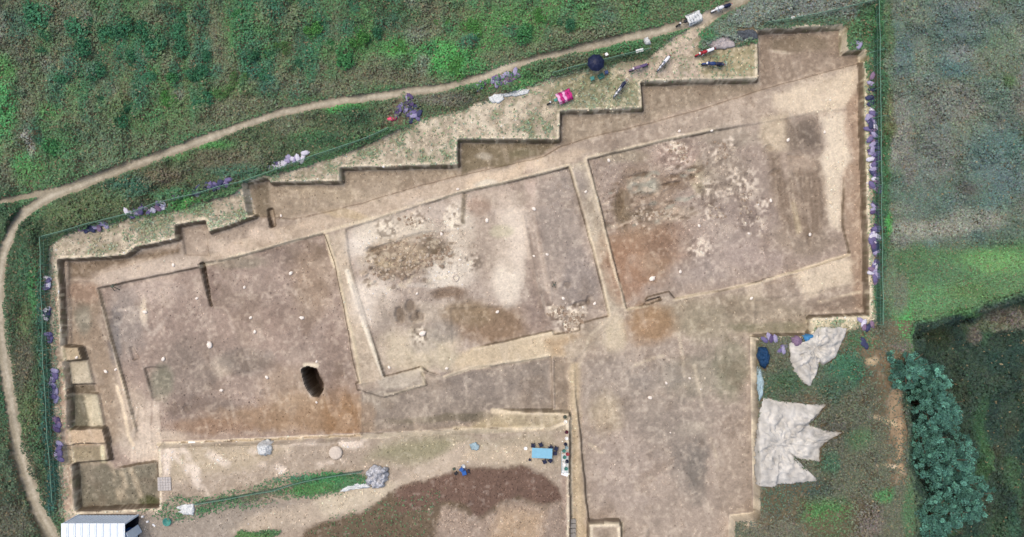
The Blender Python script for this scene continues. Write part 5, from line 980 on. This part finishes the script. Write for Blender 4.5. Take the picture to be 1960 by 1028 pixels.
# umbrella and the things beneath it
x, y, z = on(1137, 129); t = thing('parasol', 'dark navy parasol standing on the worn grass by the short fence', 'umbrella', (x, y, z), .3)
g = Geo(); g.tube([(0, 0, 0), (0, 0, 1.9)], .022, 8); g.obj('pole', M_['chrome'], t); V = [(0, 0, 1.95)]; F = []
for j, (r_, z_) in enumerate(((.28, 1.9), (.55, 1.78), (.76, 1.6))):
    for i in range(16): q = 1 if i % 2 == 0 else .93; V.append((r_ * q * math.cos(i * math.pi / 8), r_ * q * math.sin(i * math.pi / 8), z_ - (0 if i % 2 == 0 else .03 * j)))
for i in range(16):
    F.append((0, 1 + i, 1 + (i + 1) % 16))
    for j in range(2): F.append((1 + j * 16 + i, 1 + (j + 1) * 16 + i, 1 + (j + 1) * 16 + (i + 1) % 16, 1 + j * 16 + (i + 1) % 16))
o = Geo()._add(V, F).obj('canopy', M_['navy'], t, False); md = o.modifiers.new('t', 'SOLIDIFY'); md.thickness = .01
for i in range(8): a = i * math.pi / 4; Geo().tube([(0, 0, 1.93), (.5 * math.cos(a), .5 * math.sin(a), 1.79), (.76 * math.cos(a), .76 * math.sin(a), 1.59)], .008, 4).obj('rib', M_['dark'], t)
Geo().lathe((0, 0, 0), [(0, .0), (.25, .0), (.25, .06), (.05, .12), (0, .12)], 14).obj('foot', M_['dark'], t)
def stool(px, py, m, label, group=None, s=1.0, rz=0.0):
    x, y, z = on(px, py); t = thing('plastic_stool', label, 'stool', (x, y, z), rz, group); t.scale = (s,) * 3
    g = Geo(); g.box((0, 0, .44), (.32, .32, .035), bev=.015); g.obj('seat', M_[m], t)
    for a in (-1, 1):
        for b in (-1, 1): Geo().tube([(a * .12, b * .12, .43), (a * .17, b * .17, 0)], [.028, .02], 6).obj('leg', M_[m], t)
    g = Geo()
    for a in (-1, 1): g.box((a * .15, 0, .2), (.02, .28, .03)); g.box((0, a * .15, .2), (.26, .02, .03))
    g.obj('stretcher', M_[m], t)
def basin(px, py, m, label, r=.25, h=.14, name='basin', cat='basin', rim=True):
    x, y, z = on(px, py); t = thing(name, label, cat, (x, y, z + .005)); Geo().lathe((0, 0, 0), [(0, .01), (r * .7, .01), (r, h), (r * .94, h), (r * .66, .03), (0, .03)], 18).obj('bowl', M_[m], t, True)
    Geo().torus((0, 0, h), r, .012, 'Z', 20, 6).obj('rim', M_[m], t, True)
def crate(px, py, m, d, label, rz=0.0, name='crate'):
    x, y, z = on(px, py); t = thing(name, label, 'crate', (x, y, z + .005), rz); w, l, h = d
    Geo().box((0, 0, .02), (w - .03, l - .03, .03)).obj('base', M_[m], t)
    for a in (-1, 1): Geo().box((a * (w / 2 - .01), 0, h / 2), (.02, l, h)).obj('side', M_[m], t); Geo().box((0, a * (l / 2 - .01), h / 2), (w - .045, .02, h)).obj('side', M_[m], t)
crate(1150, 147, 'teal', (.5, .4, .3), 'dark teal crate standing just below the parasol', .5); stool(1133, 152, 'teal', 'green plastic stool left of the teal crate, below the parasol', None, 1.0, .4); stool(1160, 140, 'bikeblue', 'blue plastic stool right of the teal crate', None, .9, .2)
# boards and small white things
def slab(px, py, d, m, label, name, cat, rz=0.0, z0=0.0, tilt=0.0, parts=None):
    x, y, z = on(px, py); o = Geo().box((0, 0, d[2] / 2), d, bev=min(.012, d[2] * .3)).obj(name, M_[m], None, False, (x, y, z + z0), (tilt, 0, rz)); return set_props(o, label, cat)
slab(1223, 99, (.68, .3, .03), 'card', 'white board leaning on the right end of the short fence', 'board', 'board', .25, .35, .3)
slab(1522, 32, (.8, .3, .03), 'card', 'white board lying on the grass at the upper right', 'board', 'board', .25, .1)
slab(1160, 106, (.25, .25, .2), 'card', 'small white box on the fence behind the parasol', 'box', 'box', .5, .2); slab(367, 848, (.62, .3, .03), 'card', 'small pale board on the rim above the white sheet', 'board', 'board', 0, .03)
slab(1495, 716, (.42, .22, .16), 'bag', 'white bottle-sized packet lying between sandbags and crumpled sheet', 'packet', 'packet', -.5)
x, y, z = on(315, 926); t = thing('grid_pallet', 'square pale grid slab on the left end of the platform', 'slab', (x, y, z), .03)
for i in range(5):
    for j in range(5): Geo().box(((i - 2) * .235, (j - 2) * .235, .05), (.22, .22, .05 + .01 * random.random()), bev=.01).obj('tile', M_['slab'], t)
Geo().box((0, 0, .012), (1.2, 1.2, .024)).obj('base', M_['greybl'], t)
x, y, z = on(643, 866); o = Geo().lathe((0, 0, 0), [(0, 0), (.55, 0), (.6, .12), (.56, .24), (.5, .27), (.2, .26), (0, .26)], 22).obj('round_stone', M_['stone'], None, True, (x, y, z)); set_props(o, 'round flat pale stone on the platform, right of the bluish sack', 'stone')
basin(908, 855, 'film', 'small pale blue basin lying on the pale blue sheet', .22, .12); basin(321, 998, 'teal', 'teal basin on the ground to the right of the cabin', .36, .2); slab(283, 998, (.2, .16, .14), 'card', 'small white box just outside the open cabin door', 'box', 'box', .3); slab(295, 1005, (.3, .14, .1), 'card', 'white packet lying right of the small box by the cabin', 'packet', 'packet', -.7); slab(274, 988, (.16, .16, .22), 'card', 'white canister at the corner of the cabin', 'canister', 'canister', .1)
for k in range(4):
    slab(1095, 996 + k * 9, (.62, .36, .3), 'greybl', 'grey concrete block, number ' + ['one', 'two', 'three', 'four'][k] + ' from the top of the row by the lower baulk', 'concrete_block', 'block', .05 * k)['group'] = 'grey concrete blocks by the lower baulk'
# table with stools
x, y, z = on(1037, 864); t = thing('folding_table', 'light blue rectangular table on the soil platform', 'table', (x, y, z), -.04)
Geo().box((0, 0, .73), (1.78, .88, .04), bev=.015).obj('tabletop', M_['sky'], t)
for a in (-1, 1):
    for b in (-1, 1): Geo().tube([(a * .72, b * .32, .71), (a * .8, b * .38, 0)], .02, 6).obj('leg', M_['dark'], t)
    Geo().box((a * .76, 0, .3), (.03, .68, .03)).obj('stretcher', M_['dark'], t)
for i, (px, py, lb) in enumerate([(1020,851,'at the upper left corner of the blue table'),(1035,850,'midway along the far side of the blue table'),(1054,855,'left of the pair at the blue table\'s right end'),(1064,857,'furthest right of the blue table'),(1062,866,'just below the pair at the blue table\'s end'),(1042,882,'left one of the two in front of the blue table'),(1053,880,'right one of the two in front of the blue table'),(1014,879,'alone at the lower left corner of the blue table')]):
    stool(px, py, 'navy', 'navy plastic stool ' + lb, 'navy stools around the blue table', 1.0 if i < 7 else .6, i * .4)
basin(1006, 858, 'card', 'white bowl at the left end of the blue table', .15, .1, 'bowl', 'bowl')
# blue stools away from the table
stool(889, 903, 'blue', 'bright blue plastic stool, lower of the pair on the platform track', None, 1.15, .3); stool(884, 897, 'blue', 'bright blue plastic stool, upper of the pair on the platform track', None, 1.0, .9); basin(887, 892, 'sheet2', 'pale washbasin set against the bright blue stools', .17, .12); slab(873, 905, (.3, .22, .25), 'dark', 'dark tool bag to the left of the bright blue stools', 'tool_bag', 'bag', .8); slab(869, 897, (.22, .2, .22), 'olive', 'small olive bag above the dark tool bag', 'tool_bag', 'bag', .3); slab(897, 901, (.16, .3, .2), 'navy', 'navy bag at the right side of the bright blue stools', 'tool_bag', 'bag', .2)
# row of gear on the edge of the platform
ROW = [(1081,797,'olive','bucket','olive bucket at the top of the gear row'),(1082,806,'card','bucket','white bucket second from the top of the gear row'),(1084,826,'maroon','bucket','maroon bucket in the gear row'),(1084,838,'card','bucket','white bucket right below the maroon one'),(1082,849,'navy','bucket','navy bucket in the middle of the gear row'),(1084,856,'film','bucket','pale blue bucket below the navy one'),(1079,862,'teal','bucket','teal bucket on the left of the gear row'),(1086,868,'red','bucket','red bucket low in the gear row'),(1080,874,'teal','bucket','teal bucket inside the long tray'),(1085,882,'navy','bucket','navy bucket inside the long tray'),(1079,888,'card','bucket','white bucket inside the long tray'),(1083,896,'teal','bucket','teal bucket at the lower end of the long tray')]
for (px, py, m, nm, lb) in ROW:
    x, y, z = on(px, py); t = thing('bucket', lb, 'bucket', (x, y, z + .03), random.uniform(0, 3), 'gear lined up along the platform edge'); Geo().lathe((0, 0, 0), [(0, 0), (.12, 0), (.16, .26), (.15, .26), (.11, .02), (0, .02)], 14).obj('pail', M_[m], t, True); Geo().tube([(-.16, 0, .25), (-.12, .05, .36), (0, .08, .4), (.12, .05, .36), (.16, 0, .25)], .008, 5).obj('handle', M_['chrome'], t)
x, y, z = on(1081, 884); t = thing('long_tray', 'long pale tray under the lower half of the gear row', 'tray', (x, y, z)); Geo().box((0, 0, .012), (.62, 1.9, .02)).obj('base', M_['sheet2'], t)
for a in (-1, 1): Geo().box((a * .3, 0, .05), (.02, 1.9, .08)).obj('side', M_['film'], t); Geo().box((0, a * .94, .05), (.58, .02, .08)).obj('side', M_['film'], t)
slab(1081, 907, (.6, .34, .04), 'card', 'white board at the foot of the gear row', 'board', 'board', -.3)
# frames standing in the trenches
def trestle(px, py, label, s=1.0, rz=0.0):
    x, y, z = on(px, py, -1.3); t = thing('folding_trestle', label, 'trestle', (x, y, z), rz); t.scale = (s,) * 3
    for a in (-1, 1): Geo().tube([(a * .18, .32, 0), (a * .05, 0, .7)], .03, 6).obj('leg', M_['olive'], t); Geo().tube([(a * .22, -.34, 0), (a * .06, 0, .7)], .03, 6).obj('leg', M_['olive'], t)
    Geo().box((0, 0, .71), (.24, .16, .05), bev=.01).obj('top_plate', M_['olive'], t)
trestle(223, 548, 'small olive tripod frame at the upper left of the left trench', 1.1, .15)
trestle(1060, 545, 'small grey-green frame on the right side of the middle trench', .8, -.1)
# white sample bags
def pouch(px, py, r, label, flat=False):
    x, y, z = on(px, py, -1.3); r *= .85; g = Geo(); random.seed(int(px * 7 + py)); g.ell((0, 0, r * .35), (r, r * (.55 if flat else .75), r * .42), 10, 7, jit=.12); g.tube([(r * .6, 0, r * .4), (r * 1.15, .02, r * .5)], [r * .22, r * .1], 6)
    o = g.obj('sample_bag', M_['bag'], None, True, (x, y, z), (0, 0, random.uniform(0, 3))); set_props(o, label, 'sample bag', 'white sample bags left in the trenches')
for a in [(402,660,.38,'large round white bag in the middle of the left trench'),(557,523,.24,'white bag near the upper edge of the left trench'),(578,608,.26,'white bag right of centre in the left trench'),(488,635,.2,'small pale bag right of the large round one'),(480,608,.19,'small white bag above the pale one in the left trench'),(468,550,.17,'flat white bag below the pale streaks of the left trench'),(377,571,.18,'white bag just left of the narrow dark slot'),(313,687,.25,'white bag above the greyish hollow in the left trench'),(424,747,.2,'white bag in the lower half of the left trench'),(511,722,.22,'white bag midway between the lower one and the dark shaft'),(203,711,.22,'flat white bag on the strip west of the ridge'),(222,707,.18,'pale bag lying on the earth ridge'),(278,597,.26,'pale bag at the foot of the white streak'),(606,770,.14,'tiny white bag just below the dark shaft'),(606,692,.14,'pale bag on the upper lip of the dark shaft'),
          (952,597,.2,'white bag on the brown patch of the middle trench'),(1138,581,.2,'white bag in the lower right corner of the middle trench'),(1078,571,.2,'white bag above the rubble of the middle trench'),(1047,487,.18,'white bag on the grey right half of the middle trench'),(1022,400,.24,'round white bag below the head of the middle trench'),(932,422,.24,'white bag near the short dark ledge of the middle trench'),(1022,490,.15,'small bag on the pale ridge of the middle trench'),(855,705,.19,'white bag at the lower edge of the pale floor'),(745,703,.19,'white bag in the lower left corner of the middle trench'),(809,638,.36,'big pale bag beside the oval hollows'),(798,562,.16,'small white bag left of centre of the middle trench'),(845,448,.22,'pale bag at the top of the stone remains'),
          (1121,367,.17,'small white bag on the earth walkway between two trenches'),(876,362,.17,'white bag on the upper walkway'),(332,507,.2,'pale bag on the light ground above the left trench'),(538,413,.16,'white bag right of the narrow slot in the upper walkway'),(1300,251,.17,'white bag on the upper rim of the right trench'),(1362,250,.17,'second white bag along the upper rim of the right trench'),(1165,307,.2,'pale bag in the upper left corner of the right trench'),(1475,384,.2,'white bag left of the dark striped patch'),(1338,432,.19,'flat white bag in the centre of the right trench'),(1508,268,.22,'white bag beside the dark square patch'),(1578,253,.18,'white bag on the pale strip at the right'),(1550,449,.2,'white bag below the dark striped patch'),(1302,520,.2,'pale bag near the lower edge of the right trench'),(1248,533,.34,'large pale bag on the reddish patch of the right trench'),(1433,447,.16,'small white bag below the pebbly centre of the right trench'),(1438,571,.2,'flat white bag on the walkway below the right trench'),
          (1244,761,.24,'largest white bag in the southern pit'),(1275,733,.17,'white bag just above the largest one in the southern pit'),(1320,724,.15,'small white bag at the right of the southern pit cluster'),(1283,828,.1,'tiny white bag low in the southern pit'),(147,684,.17,'pale bag on the earth baulk at the west edge'),(880,497,.17,'white bag right of the stone remains')]:
    pouch(*a, flat=False)
# ------------------------------------------------------------------ stones of the building remains
rs = random.Random(3)
sm_ = []
for k in range(5):
    random.seed(k); sm_.append(Geo().ell((0, 0, .25), (1, .72, .5), 8, 5, jit=.2).mesh('stone', M_['rust'], False)); sm_.append(Geo().ell((0, 0, .25), (1, .8, .45), 7, 5, jit=.22).mesh('stone', mat('pale_rubble', (182, 168, 148), .9, .15, 7, .4), False))
rem = thing('stone_remains', 'low remains of a stone structure in the middle trench', 'ruin', (*at(785, 490, -1.3), -1.25))
def stones(parent, pts, n, wdt, smin, smax):
    P = [Vector((p[0], p[1], 0)) for p in pts]
    for k in range(n):
        i = rs.randrange(len(P) - 1); q = P[i].lerp(P[i + 1], rs.random()) + Vector((rs.uniform(-wdt, wdt), rs.uniform(-wdt, wdt), 0)); x, y, z = on(q.x, q.y, -1.3); s = rs.uniform(smin, smax)
        o = link('stone', sm_[rs.randrange(10)], parent, (x - parent.location.x, y - parent.location.y, z - parent.location.z - s * .12), (0, 0, rs.uniform(0, 6.28))); o.scale = (s, s, s * .8)
stones(rem, [(715,525),(760,530),(790,505),(840,495),(860,480)], 80, 11, .1, .22); stones(rem, [(700,500),(760,500),(850,460)], 60, 18, .08, .16); stones(rem, [(735,470),(790,460),(850,445)], 24, 6, .1, .2); stones(rem, [(770,420),(800,425)], 18, 14, .1, .2); stones(rem, [(820,490),(850,510)], 16, 8, .1, .22)
r2 = thing('tile_rubble', 'patch of pale broken tile at the lower edge of the middle trench', 'rubble', (*at(1090, 605, -1.3), -1.25)); stones(r2, [(1052,595),(1075,602),(1110,605),(1090,630),(1118,600)], 120, 11, .08, .18)
r3 = thing('tile_rubble', 'pale broken pieces around the sunken feature in the right trench', 'rubble', (*at(1240, 400, -1.3), -1.25)); stones(r3, [(1215,412),(1260,410),(1290,415)], 36, 7, .08, .16); stones(r3, [(1270,290),(1310,300),(1300,280)], 36, 12, .08, .16)
r4 = thing('tile_rubble', 'scatter of pale pieces in the centre of the right trench', 'rubble', (*at(1385, 290, -1.3), -1.25)); stones(r4, [(1375,280),(1400,290),(1360,310)], 30, 10, .07, .15); stones(r4, [(1360,400),(1380,410)], 24, 12, .07, .14); stones(r4, [(1420,360),(1450,430)], 40, 22, .06, .13)
# potsherd ring
x, y, z = on(872, 532, -1.3); t = thing('pottery_ring', 'small pale stone ring on the floor right of the stone remains', 'stone ring', (x, y, z)); Geo().torus((0, 0, .05), .26, .07, 'Z', 18, 6).obj('ring', M_['stone'], t, True)
# ------------------------------------------------------------------ loose clods and crumbs of earth
def clods(name, mask, n, smin, smax, label, gain=1.0):
    w = mask.ravel().astype(float); cs = np.cumsum(w); idx = np.clip(np.searchsorted(cs, rng.random(n) * cs[-1]), 0, w.size - 1); j, i = np.divmod(idx, NX)
    x = gx[i] + rng.uniform(-C / 2, C / 2, n); y = gy[j] + rng.uniform(-C / 2, C / 2, n); s = smin + (smax - smin) * rng.random(n) ** 3
    base = np.array([(1, 0, 0), (0, 1, 0), (-1, 0, 0), (0, -1, 0), (0, 0, .7), (0, 0, -.4)], float)
    V = base[None] * s[:, None, None] * rng.uniform(.6, 1.3, (n, 6, 1)); a = rng.uniform(0, 6.28, n); ca, sa = np.cos(a)[:, None], np.sin(a)[:, None]
    X = V[:, :, 0] * ca - V[:, :, 1] * sa + x[:, None]; Y = V[:, :, 0] * sa + V[:, :, 1] * ca + y[:, None]; ZZ = V[:, :, 2] + (Z[j, i] + s * .2)[:, None]
    F = np.array([(0, 1, 4), (1, 2, 4), (2, 3, 4), (3, 0, 4), (1, 0, 5), (2, 1, 5), (3, 2, 5), (0, 3, 5)]); F = (F[None] + 6 * np.arange(n)[:, None, None]).reshape(-1, 3)
    c = A[j, i] * rng.lognormal(0.08, .22, (n, 1)) * gain
    set_props(link(name, new_mesh(name, np.stack([X, Y, ZZ], 2).reshape(-1, 3), F, clod_m, False, np.repeat(np.clip(c, .01, .8), 6, axis=0), 'tint')), label, None, None, 'stuff')
clod_m = attr_mat('clods', 'tint', .1, 9.0, 0, rough=.95)
inside = (np.abs(GX) < 46.5) & (np.abs(GY) < 25)
edge = sstep(.9, .1, SL.clip(0, .9)) * 0 + 1.0
near = np.exp(-((np.abs(d_pit) - .35) / .5) ** 2)
clods('loose_crumbs', inside * (d_pit > 0.1) * (.25 + near + 1.5 * sstep(.1, .5, n1 + .4 * n4) + lump * 2 + lump3 * 2) * (SL < 1), 26000, .02, .10, 'crumbs of earth scattered over the trench floors', 1.08)
clods('loose_clods', inside * (d_pit < -0.1) * ((dap > 0) | (dpl > 0)) * (.4 + 1.5 * sstep(0, .5, n1)), 15000, .025, .11, 'pale clods of earth on the trodden ground round the dig', 1.15)
clods('spoil_clods', inside * (dsp > 0) * (d_pit < 0), 3500, .03, .11, 'dark clods on the spoil heap', 1.05)
